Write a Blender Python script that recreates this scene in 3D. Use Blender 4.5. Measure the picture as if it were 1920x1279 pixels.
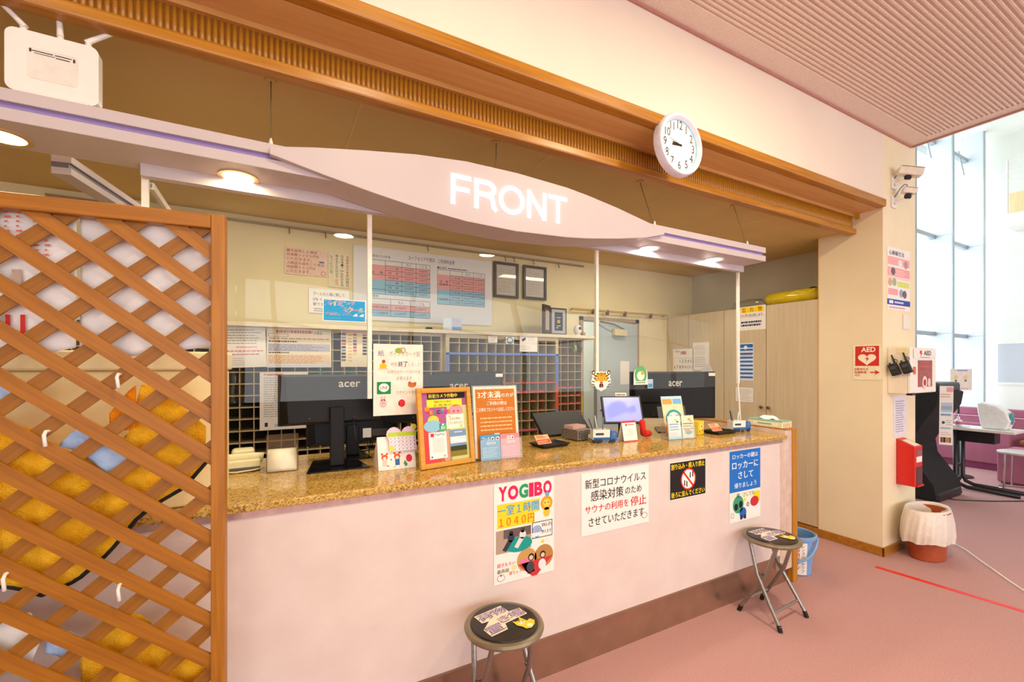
import bpy, bmesh, math, random
from mathutils import Matrix, Vector, Euler
random.seed(7)
for o in list(bpy.data.objects): bpy.data.objects.remove(o)
scene = bpy.context.scene
COL = scene.collection
PI = math.pi
# ------------------------------------------------------------------ camera
FPX, CAMH, HOR, VPX = 829.0, 1.45, 686.0, 2488.0
TH = math.atan((VPX - 960) / FPX)
FW = (math.cos(TH), math.sin(TH)); RT = (math.sin(TH), -math.cos(TH))
cam = bpy.data.cameras.new('camera'); camo = bpy.data.objects.new('camera', cam); COL.objects.link(camo)
camo.location = (0, 0, CAMH)
camo.rotation_euler = (PI / 2, 0, TH - PI / 2)
cam.sensor_width = 36; cam.sensor_fit = 'HORIZONTAL'
cam.lens = 36 * FPX / 1920
cam.shift_y = (HOR - 639.5) / 1920
cam.clip_start = 0.05; cam.clip_end = 200
scene.camera = camo
# ------------------------------------------------------------------ world, view
w = bpy.data.worlds.new('sky'); scene.world = w; w.use_nodes = True
bg = w.node_tree.nodes['Background']
bg.inputs[0].default_value = (0.94, 0.97, 1.0, 1); bg.inputs[1].default_value = 1.5
scene.view_settings.view_transform = 'Standard'
scene.view_settings.look = 'None'
scene.view_settings.exposure = 0.1
scene.view_settings.gamma = 1.0
scene.view_settings.use_curve_mapping = False
def area_light(name, loc, rot, sx, sy, power, color, shape='RECTANGLE', spread=PI):
    l = bpy.data.lights.new(name, 'AREA'); l.shape = shape; l.size = sx
    if shape in ('RECTANGLE', 'ELLIPSE'): l.size_y = sy
    l.energy = power; l.color = color; l.spread = spread
    o = bpy.data.objects.new(name, l); o.location = loc; o.rotation_euler = rot; COL.objects.link(o)
    return o
# daylight just outside the real windows (tall glazing behind the lounge, street glazing behind the viewer)
area_light('daylight_lounge', (9.6, 3.75, 3.0), (-PI / 2, 0, 0), 6.0, 5.6, 270, (0.98, 0.99, 1.0))
area_light('daylight_street', (2.5, -5.6, 1.7), (PI / 2, 0, 0), 11.0, 2.9, 200, (0.98, 0.98, 1.0))
# warm ceiling lamps of the lobby, one per recessed fitting built further down
LOBBY_LAMPS = [(-1.2, 0.35), (0.5, 0.35), (2.1, 0.35), (-1.2, -2.2), (0.9, -2.2), (3.0, -2.2)]
for lx, ly in LOBBY_LAMPS:
    area_light('lobby_lamp_light', (lx, ly, 3.19), (0, 0, 0), 0.24, 0.24, (8 + 8.5 * (lx + 1.2)) if ly > 0 else 16, (1.0, 0.84, 0.56), 'DISK')
OFFICE_LAMPS = [(0.3, 2.75), (2.9, 2.75)]
for lx, ly in OFFICE_LAMPS:
    area_light('office_lamp_light', (lx, ly, 2.505), (0, 0, 0), 1.1, 0.16, 11, (1.0, 0.90, 0.70))
# ------------------------------------------------------------------ pixel -> place helpers
def ray(u, v):
    a = (u - 960) / FPX
    return (FW[0] + a * RT[0], FW[1] + a * RT[1], (HOR - v) / FPX)
def onz(u, v, z):
    d = ray(u, v); t = (z - CAMH) / d[2]; return (d[0] * t, d[1] * t, z)
def ony(u, v, y):
    d = ray(u, v); t = y / d[1]; return (d[0] * t, y, CAMH + d[2] * t)
def onx(u, v, x):
    d = ray(u, v); t = x / d[0]; return (x, d[1] * t, CAMH + d[2] * t)
# ------------------------------------------------------------------ materials
def lin(c):
    if isinstance(c, str):
        c = c.lstrip('#'); c = [int(c[i:i + 2], 16) / 255 for i in (0, 2, 4)]
    return tuple((x / 12.92 if x <= 0.04045 else ((x + 0.055) / 1.055) ** 2.4) for x in c)
MATS = {}
def mat(name, color, rough=0.5, metal=0.0, noise=0.06, scale=30.0, bump=0.0, bscale=None, emit=0.0, color2=None, spec=0.5, alpha=None, stretch=None, coat=0.0):
    """principled material: colour varied by a noise texture, optional fine relief"""
    if name in MATS: return MATS[name]
    m = bpy.data.materials.new(name); m.use_nodes = True; nt = m.node_tree
    p = nt.nodes['Principled BSDF']
    c = lin(color); p.inputs['Roughness'].default_value = rough; p.inputs['Metallic'].default_value = metal
    p.inputs['Specular IOR Level'].default_value = spec
    p.inputs['Coat Weight'].default_value = coat
    tc = nt.nodes.new('ShaderNodeTexCoord'); src = tc.outputs['Object']
    if stretch:
        mp = nt.nodes.new('ShaderNodeMapping'); mp.inputs['Scale'].default_value = stretch
        nt.links.new(src, mp.inputs['Vector']); src = mp.outputs['Vector']
    if noise > 0 or color2:
        n = nt.nodes.new('ShaderNodeTexNoise'); n.inputs['Scale'].default_value = scale; n.inputs['Detail'].default_value = 5
        nt.links.new(src, n.inputs['Vector'])
        r = nt.nodes.new('ShaderNodeValToRGB')
        r.color_ramp.elements[0].position = 0.32; r.color_ramp.elements[1].position = 0.68
        c2 = lin(color2) if color2 else tuple(min(1, x * (1 + noise)) for x in c)
        c1 = c if color2 else tuple(x * (1 - noise) for x in c)
        r.color_ramp.elements[0].color = (*c1, 1); r.color_ramp.elements[1].color = (*c2, 1)
        nt.links.new(n.outputs['Fac'], r.inputs['Fac']); nt.links.new(r.outputs['Color'], p.inputs['Base Color'])
        m['ramp'] = r.name
    else:
        p.inputs['Base Color'].default_value = (*c, 1)
    if bump > 0:
        n2 = nt.nodes.new('ShaderNodeTexNoise'); n2.inputs['Scale'].default_value = bscale or scale * 4; n2.inputs['Detail'].default_value = 3
        nt.links.new(src, n2.inputs['Vector'])
        b = nt.nodes.new('ShaderNodeBump'); b.inputs['Strength'].default_value = bump; b.inputs['Distance'].default_value = 0.01
        nt.links.new(n2.outputs['Fac'], b.inputs['Height']); nt.links.new(b.outputs['Normal'], p.inputs['Normal'])
    if emit > 0:
        p.inputs['Emission Color'].default_value = (*c, 1); p.inputs['Emission Strength'].default_value = emit
    MATS[name] = m
    return m
def ink(c):
    """flat print in one colour"""
    return mat('ink_' + c.strip('#'), c, 0.6, noise=0.02, scale=80, spec=0.2)
def wood(name, c1, c2, axis='x', rough=0.35, scale=6.0, bump=0.15):
    if name in MATS: return MATS[name]
    m = bpy.data.materials.new(name); m.use_nodes = True; nt = m.node_tree; p = nt.nodes['Principled BSDF']
    p.inputs['Roughness'].default_value = rough
    tc = nt.nodes.new('ShaderNodeTexCoord'); mp = nt.nodes.new('ShaderNodeMapping')
    st = {'x': (0.35, 7, 7), 'y': (7, 0.35, 7), 'z': (7, 7, 0.35)}[axis]
    mp.inputs['Scale'].default_value = st
    n = nt.nodes.new('ShaderNodeTexNoise'); n.inputs['Scale'].default_value = scale; n.inputs['Detail'].default_value = 6; n.inputs['Distortion'].default_value = 1.2
    r = nt.nodes.new('ShaderNodeValToRGB'); r.color_ramp.elements[0].position = 0.3; r.color_ramp.elements[1].position = 0.7
    r.color_ramp.elements[0].color = (*lin(c1), 1); r.color_ramp.elements[1].color = (*lin(c2), 1)
    nt.links.new(tc.outputs['Object'], mp.inputs['Vector']); nt.links.new(mp.outputs['Vector'], n.inputs['Vector'])
    nt.links.new(n.outputs['Fac'], r.inputs['Fac']); nt.links.new(r.outputs['Color'], p.inputs['Base Color'])
    if bump:
        b = nt.nodes.new('ShaderNodeBump'); b.inputs['Strength'].default_value = bump; b.inputs['Distance'].default_value = 0.003
        nt.links.new(n.outputs['Fac'], b.inputs['Height']); nt.links.new(b.outputs['Normal'], p.inputs['Normal'])
    MATS[name] = m; return m
def clear(name, tint, refl=1.0, wavy=0.0, body=0.0, bodycol='#ffffff'):
    """clear acrylic or glass sheet: see-through with a Fresnel reflection, optionally a faint film of body colour"""
    if name in MATS: return MATS[name]
    m = bpy.data.materials.new(name); m.use_nodes = True; nt = m.node_tree; N = nt.nodes; N.clear()
    out = N.new('ShaderNodeOutputMaterial'); mix = N.new('ShaderNodeMixShader'); tr = N.new('ShaderNodeBsdfTransparent'); gl = N.new('ShaderNodeBsdfGlossy')
    tr.inputs[0].default_value = (*lin(tint), 1); gl.inputs['Roughness'].default_value = 0.0
    fr = N.new('ShaderNodeLayerWeight'); fr.inputs['Blend'].default_value = 0.5
    pw = N.new('ShaderNodeMath'); pw.operation = 'POWER'; pw.inputs[1].default_value = 5.0
    mul = N.new('ShaderNodeMath'); mul.operation = 'MULTIPLY_ADD'; mul.inputs[1].default_value = 0.9 * refl; mul.inputs[2].default_value = 0.04 * refl; mul.use_clamp = True
    nt.links.new(fr.outputs['Facing'], pw.inputs[0]); nt.links.new(pw.outputs[0], mul.inputs[0]); nt.links.new(mul.outputs[0], mix.inputs[0])
    first = tr.outputs[0]
    if body > 0:
        d = N.new('ShaderNodeBsdfDiffuse'); d.inputs[0].default_value = (*lin(bodycol), 1)
        mb = N.new('ShaderNodeMixShader'); mb.inputs[0].default_value = body
        nt.links.new(tr.outputs[0], mb.inputs[1]); nt.links.new(d.outputs[0], mb.inputs[2]); first = mb.outputs[0]
    nt.links.new(first, mix.inputs[1]); nt.links.new(gl.outputs[0], mix.inputs[2]); nt.links.new(mix.outputs[0], out.inputs[0])
    if wavy:
        tc = N.new('ShaderNodeTexCoord'); n = N.new('ShaderNodeTexNoise'); n.inputs['Scale'].default_value = 1.6; n.inputs['Detail'].default_value = 0
        b = N.new('ShaderNodeBump'); b.inputs['Strength'].default_value = wavy; b.inputs['Distance'].default_value = 0.1
        nt.links.new(tc.outputs['Object'], n.inputs['Vector']); nt.links.new(n.outputs['Fac'], b.inputs['Height'])
        nt.links.new(b.outputs['Normal'], gl.inputs['Normal'])
    MATS[name] = m; return m
# ------------------------------------------------------------------ mesh helpers
class MB:
    def __init__(s): s.v = []; s.f = []
    def add(s, vs, fs):
        b = len(s.v); s.v += [tuple(p) for p in vs]; s.f += [tuple(b + i for i in f) for f in fs]; return s
    def box(s, x0, y0, z0, x1, y1, z1):
        x0, x1 = sorted((x0, x1)); y0, y1 = sorted((y0, y1)); z0, z1 = sorted((z0, z1))
        return s.add([(x0, y0, z0), (x1, y0, z0), (x1, y1, z0), (x0, y1, z0), (x0, y0, z1), (x1, y0, z1), (x1, y1, z1), (x0, y1, z1)],
                     [(0, 3, 2, 1), (4, 5, 6, 7), (0, 1, 5, 4), (1, 2, 6, 5), (2, 3, 7, 6), (3, 0, 4, 7)])
    def hexa(s, bot, top):
        return s.add(list(bot) + list(top), [(0, 3, 2, 1), (4, 5, 6, 7), (0, 1, 5, 4), (1, 2, 6, 5), (2, 3, 7, 6), (3, 0, 4, 7)])
    def cyl(s, p0, p1, r0, r1=None, n=16):
        return s.tube([p0, p1], [r0, r0 if r1 is None else r1], n)
    def tube(s, path, r, n=10, closed=False):
        P = [Vector(p) for p in path]; k = len(P)
        R = r if isinstance(r, (list, tuple)) else [r] * k
        rings = []; up = None
        for i, p in enumerate(P):
            if closed: t = P[(i + 1) % k] - P[i - 1]
            else: t = P[min(i + 1, k - 1)] - P[max(i - 1, 0)]
            if t.length < 1e-9: t = Vector((0, 0, 1))
            t.normalize()
            if up is None:
                a = Vector((0, 0, 1)) if abs(t.z) < 0.9 else Vector((1, 0, 0))
                up = (a - t * a.dot(t)).normalized()
            else:
                up = up - t * up.dot(t)
                up = up.normalized() if up.length > 1e-6 else t.orthogonal().normalized()
            q = t.cross(up)
            rings.append([p + (up * math.cos(2 * PI * j / n) + q * math.sin(2 * PI * j / n)) * R[i] for j in range(n)])
        vs = [x for rg in rings for x in rg]; fs = []
        m = k if closed else k - 1
        for i in range(m):
            a = i * n; b = ((i + 1) % k) * n
            for j in range(n): fs.append((a + j, a + (j + 1) % n, b + (j + 1) % n, b + j))
        if not closed:
            fs.append(tuple(range(n - 1, -1, -1))); fs.append(tuple((k - 1) * n + j for j in range(n)))
        return s.add(vs, fs)
    def lathe(s, prof, c=(0, 0, 0), n=24, sx=1.0, sy=1.0, ring=False):
        vs = []; fs = []; k = len(prof)
        for r, z in prof:
            for j in range(n):
                a = 2 * PI * j / n; vs.append((c[0] + r * math.cos(a) * sx, c[1] + r * math.sin(a) * sy, c[2] + z))
        for i in range(k - 1):
            for j in range(n):
                fs.append((i * n + j, i * n + (j + 1) % n, (i + 1) * n + (j + 1) % n, (i + 1) * n + j))
        if ring:
            for j in range(n): fs.append(((k - 1) * n + j, (k - 1) * n + (j + 1) % n, (j + 1) % n, j))
        else: fs.append(tuple(range(n - 1, -1, -1))); fs.append(tuple((k - 1) * n + j for j in range(n)))
        return s.add(vs, fs)
    def ball(s, c, r, n=16, sx=1, sy=1, sz=1):
        k = max(5, n // 2); prof = []
        for i in range(k + 1):
            a = -PI / 2 + PI * i / k; prof.append((max(1e-4, r * math.cos(a)), r * math.sin(a) * sz))
        return s.lathe(prof, c, n, sx, sy)
    def prism(s, poly, fn0, fn1):
        """poly: list of 2d points; fn0/fn1 map a 2d point to a 3d point on the two ends"""
        k = len(poly); vs = [fn0(*p) for p in poly] + [fn1(*p) for p in poly]
        fs = [tuple(range(k - 1, -1, -1)), tuple(range(k, 2 * k))] + [(i, (i + 1) % k, k + (i + 1) % k, k + i) for i in range(k)]
        return s.add(vs, fs)
    def grid(s, nx, ny, fn, thick=None):
        vs = [fn(i / nx, j / ny) for j in range(ny + 1) for i in range(nx + 1)]
        fs = [(j * (nx + 1) + i, j * (nx + 1) + i + 1, (j + 1) * (nx + 1) + i + 1, (j + 1) * (nx + 1) + i) for j in range(ny) for i in range(nx)]
        return s.add(vs, fs)
    def xf(s, M):
        s.v = [tuple(M @ Vector(p)) for p in s.v]; return s
    def mesh(s, name):
        me = bpy.data.meshes.new(name); me.from_pydata(s.v, [], s.f); me.update()
        bm = bmesh.new(); bm.from_mesh(me); bmesh.ops.recalc_face_normals(bm, faces=bm.faces); bm.to_mesh(me); bm.free()
        return me
    def build(s, name, m, parent=None, smooth=False, bev=0.0, seg=2, solid=0.0, sub=0):
        o = bpy.data.objects.new(name, s.mesh(name)); COL.objects.link(o)
        if m: o.data.materials.append(m)
        if parent: o.parent = parent
        if smooth:
            try: o.data.shade_smooth()
            except Exception:
                for p in o.data.polygons: p.use_smooth = True
            if smooth == 'auto':
                e = o.modifiers.new('edge', 'EDGE_SPLIT'); e.split_angle = math.radians(35)
        if solid:
            md = o.modifiers.new('solid', 'SOLIDIFY'); md.thickness = solid; md.offset = 0
        if bev:
            md = o.modifiers.new('bevel', 'BEVEL'); md.width = bev; md.segments = seg; md.limit_method = 'ANGLE'; md.angle_limit = math.radians(40)
        if sub:
            md = o.modifiers.new('sub', 'SUBSURF'); md.levels = sub; md.render_levels = sub
        return o
def thing(name, label, cat, loc=(0, 0, 0), rz=0.0, group=None):
    o = bpy.data.objects.new(name, None); COL.objects.link(o); o.empty_display_size = 0.05
    o.location = loc; o.rotation_euler = (0, 0, rz); tag(o, label, cat, group); return o
def tag(o, label=None, cat=None, group=None, kind=None):
    if label: o['label'] = label
    if cat: o['category'] = cat
    if group: o['group'] = group
    if kind: o['kind'] = kind
    return o
def structure(o, label=None):
    o['kind'] = 'structure'
    if label: o['label'] = label
    return o
# ------------------------------------------------------------------ text and printed sheets
_TX = {}
def glyphs(s, bold=0.0):
    """outline text turned into flat faces: (verts, faces, x0, x1, y0, y1) for em size 1"""
    key = (s, bold)
    if key in _TX: return _TX[key]
    cu = bpy.data.curves.new('lettering', 'FONT'); cu.body = s; cu.size = 1.0; cu.resolution_u = 3; cu.fill_mode = 'BOTH'; cu.offset = bold
    ob = bpy.data.objects.new('lettering', cu)
    me = bpy.data.meshes.new_from_object(ob)
    vs = [(v.co.x, v.co.y) for v in me.vertices]; fs = [tuple(p.vertices) for p in me.polygons]
    bpy.data.objects.remove(ob); bpy.data.curves.remove(cu); bpy.data.meshes.remove(me)
    if not vs: r = ([], [], 0, 1, 0, 1)
    else:
        xs = [v[0] for v in vs]; ys = [v[1] for v in vs]; r = (vs, fs, min(xs), max(xs), min(ys), max(ys))
    _TX[key] = r; return r
class Sheet:
    """a flat printed thing. local x right, y up, z towards the reader"""
    def __init__(s, name, label, cat, M, wd, ht, m, th=0.0008, parent=None, group=None, shape=None, curl=0.0):
        s.w = wd; s.h = ht; s.th = th; s.acc = {}; s.curl = curl
        b = MB()
        if shape: b.prism(shape, lambda x, y: (x, y, 0), lambda x, y: (x, y, th))
        elif curl:
            n = 8
            for k in range(n):
                pass
            pts = [(i / 10, 0) for i in range(11)]
            b.add([(wd * i / 10, ht * j, s.zc(i / 10, j)) for j in (0, 1) for i in range(11)] + [(wd * i / 10, ht * j, s.zc(i / 10, j) + th) for j in (0, 1) for i in range(11)],
                  [(i, i + 1, 12 + i, 11 + i) for i in range(10)] + [(22 + i, 33 + i, 34 + i, 23 + i) for i in range(10)] +
                  [(i, 22 + i, 23 + i, i + 1) for i in range(10)] + [(11 + i, 12 + i, 34 + i, 33 + i) for i in range(10)] + [(0, 11, 33, 22), (10, 32, 43, 21)])
        else: b.box(0, 0, 0, wd, ht, th)
        s.o = b.build(name, m, parent)
        if parent: s.o.matrix_local = M
        else: s.o.matrix_world = M
        if label: tag(s.o, label, cat, group)
    def zc(s, fx, fy): return s.curl * (4 * (fx - 0.5) ** 2)
    def _put(s, nm, c, layer, vs, fs, m=None):
        key = (nm, c, layer)
        a = s.acc.setdefault(key, [MB(), m])
        z = s.th + 0.00025 * layer
        a[0].add([(p[0], p[1], z + (p[2] if len(p) > 2 else 0) + (s.zc(p[0] / s.w, p[1] / s.h) if s.curl else 0)) for p in vs], fs)
    # coordinates are fractions of the sheet (0..1, origin at the lower left)
    def rect(s, x0, y0, x1, y1, c, layer=1, nm='printed_area', m=None):
        x0 *= s.w; x1 *= s.w; y0 *= s.h; y1 *= s.h
        n = 10 if s.curl else 1
        for i in range(n):
            a = x0 + (x1 - x0) * i / n; b = x0 + (x1 - x0) * (i + 1) / n
            s._put(nm, c, layer, [(a, y0), (b, y0), (b, y1), (a, y1)], [(0, 1, 2, 3)], m)
        return s
    def poly(s, pts, c, layer=1, nm='printed_shape'):
        s._put(nm, c, layer, [(x * s.w, y * s.h) for x, y in pts], [tuple(range(len(pts)))]); return s
    def disc(s, x, y, r, c, layer=1, sx=1.0, sy=1.0, n=20, nm='printed_shape'):
        """r as a fraction of the sheet width"""
        R = r * s.w
        s._put(nm, c, layer, [(x * s.w + R * sx * math.cos(2 * PI * k / n), y * s.h + R * sy * math.sin(2 * PI * k / n)) for k in range(n)], [tuple(range(n))]); return s
    def ring(s, x, y, r, t, c, layer=1, n=28, sx=1.0, sy=1.0):
        R = r * s.w; T = (r - t) * s.w
        vs = []
        for k in range(n):
            a = 2 * PI * k / n
            vs += [(x * s.w + R * sx * math.cos(a), y * s.h + R * sy * math.sin(a)), (x * s.w + T * sx * math.cos(a), y * s.h + T * sy * math.sin(a))]
        s._put('printed_shape', c, layer, vs, [(2 * k, 2 * ((k + 1) % n), 2 * ((k + 1) % n) + 1, 2 * k + 1) for k in range(n)]); return s
    def frame(s, x0, y0, x1, y1, t, c, layer=1):
        tx = t; ty = t * s.w / s.h
        s.rect(x0, y0, x1, y0 + ty, c, layer, 'printed_line'); s.rect(x0, y1 - ty, x1, y1, c, layer, 'printed_line')
        s.rect(x0, y0, x0 + tx, y1, c, layer, 'printed_line'); s.rect(x1 - tx, y0, x1, y1, c, layer, 'printed_line'); return s
    def text(s, t, x, y, x1, y1, c, layer=3, bold=0.0, keep=False):
        """text fitted into the box (x,y)-(x1,y1); keep leaves the letters' own proportions, centred"""
        if len(t) == 2 and not keep and ' ' not in t and '　' not in t:
            xm = x + (x1 - x) * 0.49; s.text(t[0], x, y, xm, y1, c, layer, bold); return s.text(t[1], x + (x1 - x) * 0.52, y, x1, y1, c, layer, bold)
        cjk = bold > 0 and any(ord(ch) > 255 for ch in t)
        vs, fs, a0, a1, b0, b1 = glyphs(t, 0.0 if cjk else bold)
        if not vs: return s
        X0, X1, Y0, Y1 = x * s.w, x1 * s.w, y * s.h, y1 * s.h
        kx = (X1 - X0) / max(1e-6, a1 - a0); ky = (Y1 - Y0) / max(1e-6, b1 - b0)
        if keep:
            k = min(kx, ky); X0 += ((X1 - X0) - k * (a1 - a0)) / 2; Y0 += ((Y1 - Y0) - k * (b1 - b0)) / 2; kx = ky = k
        nm = ('lettering#%d' if len(t) > 1 else 'letter#%d') % len(s.acc)
        if cjk:      # heavier Japanese strokes: the outline laid twice, a hair apart
            k = bold * 1.1
            s._put(nm, c, layer, [(X0 + (p[0] - a0 - k) * kx, Y0 + (p[1] - b0 - k * .4) * ky) for p in vs], fs)
            s._put(nm, c, layer, [(X0 + (p[0] - a0 + k) * kx, Y0 + (p[1] - b0 + k * .4) * ky, 0.00012) for p in vs], fs)
        else: s._put(nm, c, layer, [(X0 + (p[0] - a0) * kx, Y0 + (p[1] - b0) * ky) for p in vs], fs)
        return s
    def vtext(s, t, x, x1, ytop, ybot, c, layer=3, bold=0.0):
        n = len(t); st = (ytop - ybot) / n
        for i, ch in enumerate(t):
            if ch == ' ': continue
            s.text(ch, x, ytop - (i + 0.92) * st, x1, ytop - (i + 0.08) * st, c, layer, bold, keep=True)
        return s
    def lines(s, x0, y0, x1, y1, n, c, layer=2, fill=0.45, rag=0.25):
        """rows of print too small to read: short broken strokes"""
        st = (y1 - y0) / n
        for i in range(n):
            yy = y1 - (i + 0.75) * st; xe = x1 - (x1 - x0) * rag * random.random(); x = x0
            while x < xe:
                l = (x1 - x0) * random.uniform(0.03, 0.12)
                s.rect(x, yy, min(xe, x + l), yy + st * fill, c, layer, 'printed_line'); x += l + (x1 - x0) * 0.018
        return s
    def done(s):
        for (nm, c, layer), (b, m) in s.acc.items():
            me_o = b.build(nm.split('#')[0], m or ink(c), s.o)
        return s.o
def M_y(x, y, z, off=0.001):          # sheet on a surface facing -Y (towards the lobby)
    return Matrix(((1, 0, 0, x), (0, 0, -1, y - off), (0, 1, 0, z), (0, 0, 0, 1)))
def M_x(x, y, z, off=0.001):          # sheet on a surface facing -X
    return Matrix(((0, 0, -1, x - off), (-1, 0, 0, y), (0, 1, 0, z), (0, 0, 0, 1)))
def sheet_y(name, label, cat, px0, px1, y, m, off=0.001, **k):
    """upper-left and lower-right pixels of a sheet lying on the plane Y=y"""
    a = ony(*px0, y); b = ony(*px1, y)
    return Sheet(name, label, cat, M_y(a[0], y, b[2], off), b[0] - a[0], a[2] - b[2], m, **k)
def sheet_x(name, label, cat, px0, px1, x, m, off=0.001, **k):
    a = onx(*px0, x); b = onx(*px1, x)
    return Sheet(name, label, cat, M_x(x, a[1], b[2], off), a[1] - b[1], a[2] - b[2], m, **k)
PAPER = mat('paper_white', '#f1ece6', 0.7, noise=0.015, scale=20)
PAPER2 = mat('paper_cream', '#efe0c4', 0.7, noise=0.02, scale=20)
BLACKP = mat('black_plastic', '#17171a', 0.42, noise=0.1, scale=60)
BLACKG = mat('black_gloss', '#0c0c10', 0.15, noise=0.1, scale=60)
WHITEP = mat('white_plastic', '#ece6df', 0.4, noise=0.02)
CHROME = mat('chrome', '#c9c8c6', 0.18, 1.0, noise=0.05)
STEEL = mat('grey_steel', '#8f8a84', 0.3, 0.9, noise=0.08, scale=50)
# ================================================================== STRUCTURE
CARPET = mat('carpet_pink', '#bb8784', 0.95, scale=260, color2='#d9afab', bump=0.5, bscale=420, spec=0.1)
M_UP = mat('wall_paint_pink_white', '#ecdccb', 0.7, noise=0.02, scale=3, bump=0.04, bscale=300)
M_PIL = mat('wall_cream_vinyl', '#efe0bd', 0.7, noise=0.025, scale=5, bump=0.06, bscale=250)
M_OFF = mat('office_wall_cream', '#e6d9ae', 0.75, noise=0.03, scale=4)
M_OFFR = mat('office_wall_grey_beige', '#c9c2ae', 0.75, noise=0.03, scale=4)
M_OCEIL = mat('office_ceiling_ochre', '#d2b272', 0.7, noise=0.05, scale=2.5)
M_CEIL = mat('lobby_ceiling_pink_tan', '#ead9cb', 0.85, noise=0.06, scale=90, bump=0.15, bscale=300)
M_ATR = mat('lounge_wall_white', '#eeeee4', 0.7, noise=0.02, scale=3)
HONEY = wood('honey_wood', '#9c6217', '#bf8227', 'x', 0.3, 5, 0.08)
HONEYV = wood('honey_wood_upright', '#a86e1c', '#c48a2a', 'z', 0.3, 5, 0.08)
PLY = wood('pale_soffit_ply', '#cf9e5c', '#dcb075', 'x', 0.5, 3, 0.03)
ZC, ZU, ZO, ZT = 3.227, 2.665, 2.53, 2.152
XP0, XP1, XE = 4.08, 4.635, 4.56
structure(MB().box(-5.2, -5.8, -0.06, 12.3, 4.95, 0).build('floor', CARPET), 'pink looped carpet floor')
# lobby ceiling: grooved acoustic board with a plain border along wall and edge
b = MB(); ys = [1.61, 1.483]; zs = [ZC, ZC]
y = 1.483
while y > -5.4:
    ys += [y - 0.004, y - 0.0125, y - 0.0165, y - 0.025]; zs += [ZC + 0.009, ZC + 0.009, ZC, ZC]; y -= 0.025
xa, xb = -5.2, XE - 0.1
for i in range(len(ys) - 1):
    b.add([(xa, ys[i], zs[i]), (xb, ys[i], zs[i]), (xb, ys[i + 1], zs[i + 1]), (xa, ys[i + 1], zs[i + 1])], [(0, 1, 2, 3)])
b.box(xb, -5.4, ZC, XE, 1.61, ZC + 0.03)
b.box(xa, -5.4, ZC + 0.02, xb, 1.61, ZC + 0.06)
structure(b.build('ceiling', M_CEIL), 'pink-tan grooved acoustic ceiling of the lobby')
structure(MB().box(XE - 0.012, -5.4, ZC - 0.012, XE + 0.006, 1.60, ZC + 0.06).build('trim_ceiling_edge', mat('dusty_rose_trim', '#b98376', 0.5)))
structure(MB().box(-5.2, 1.598, ZC - 0.014, XE - 0.012, 1.61, ZC).build('trim_ceiling_wall', MATS['dusty_rose_trim']))
structure(MB().box(-5.2, 1.61, ZU, XP0, 1.80, 5.8).build('wall_upper', M_UP), 'pinkish white wall band above the reception opening')
structure(MB().box(XP0, 1.61, 0, XP1, 2.06, 5.8).build('wall_pillar', M_PIL), 'cream pillar at the right end of the reception opening')
structure(MB().box(4.51, 2.06, 0, XP1, 3.8, 5.8).build('wall_office_right', M_OFFR))
structure(MB().box(XE - 0.14, -5.4, ZC + 0.06, XE, 1.61, 5.8).build('wall_gallery', M_ATR))
# office ceiling with faint seams, back wall with a door opening, left wall
structure(MB().box(-2.7, 1.832, ZO, 4.51, 3.82, ZO + 0.1).build('ceiling_office', M_OCEIL), 'ochre ceiling of the office behind the counter')
SEAM = mat('ceiling_seam', '#dcc084', 0.8)
for sx_ in (0.32, 1.25, 2.2, 3.15):
    structure(MB().box(sx_, 1.84, ZO - 0.0015, sx_ + 0.006, 3.69, ZO).build('trim_ceiling_seam', SEAM))
DX0, DX1, DZ = 2.80, 3.62, 1.965
b = MB().box(-2.7, 3.70, 0, DX0, 3.82, ZO).box(DX1, 3.70, 0, 4.51, 3.82, ZO).box(DX0, 3.70, DZ, DX1, 3.82, ZO)
structure(b.build('wall_back', M_OFF), 'cream back wall of the office')
structure(MB().box(-2.82, 1.61, 0, -2.7, 3.82, ZO + .1).build('wall_office_left', M_OFF))
structure(MB().box(-5.2, 1.61, 0, -2.7, 1.80, ZU).build('wall_lobby_front_left', M_UP))
structure(MB().box(-5.3, -5.5, 0, -5.2, 1.80, 3.4).build('wall_lobby_left', M_UP))
# corridor behind the office door
b = MB().box(2.3, 3.82, 0, 2.4, 4.9, 2.5).box(4.1, 3.82, 0, 4.2, 4.9, 2.5).box(2.3, 4.8, 0, 4.2, 4.9, 2.5).box(2.3, 3.82, 2.45, 4.2, 4.9, 2.5)
structure(b.build('wall_corridor', M_ATR))
area_light('corridor_daylight_fill', (3.2, 4.3, 2.43), (0, 0, 0), 0.8, 0.4, 9, (0.95, 0.98, 1.0))  # added light without a fitting, stands in for daylight in the corridor
# street glazing behind the viewer
b = MB().box(-5.2, -5.5, 0, 12.2, -5.4, 0.25).box(-5.2, -5.5, 3.0, 12.2, -5.4, 5.8)
for x in (-5.2, -2.6, 0, 2.6, 5.2, 7.8, 10.4, 12.1):
    b.box(x, -5.5, 0.25, x + 0.09, -5.4, 3.0)
b.box(-5.2, -5.5, 2.1, 12.2, -5.4, 2.16)
structure(b.build('wall_street', mat('street_wall', '#d8cbbf', 0.6)))
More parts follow.
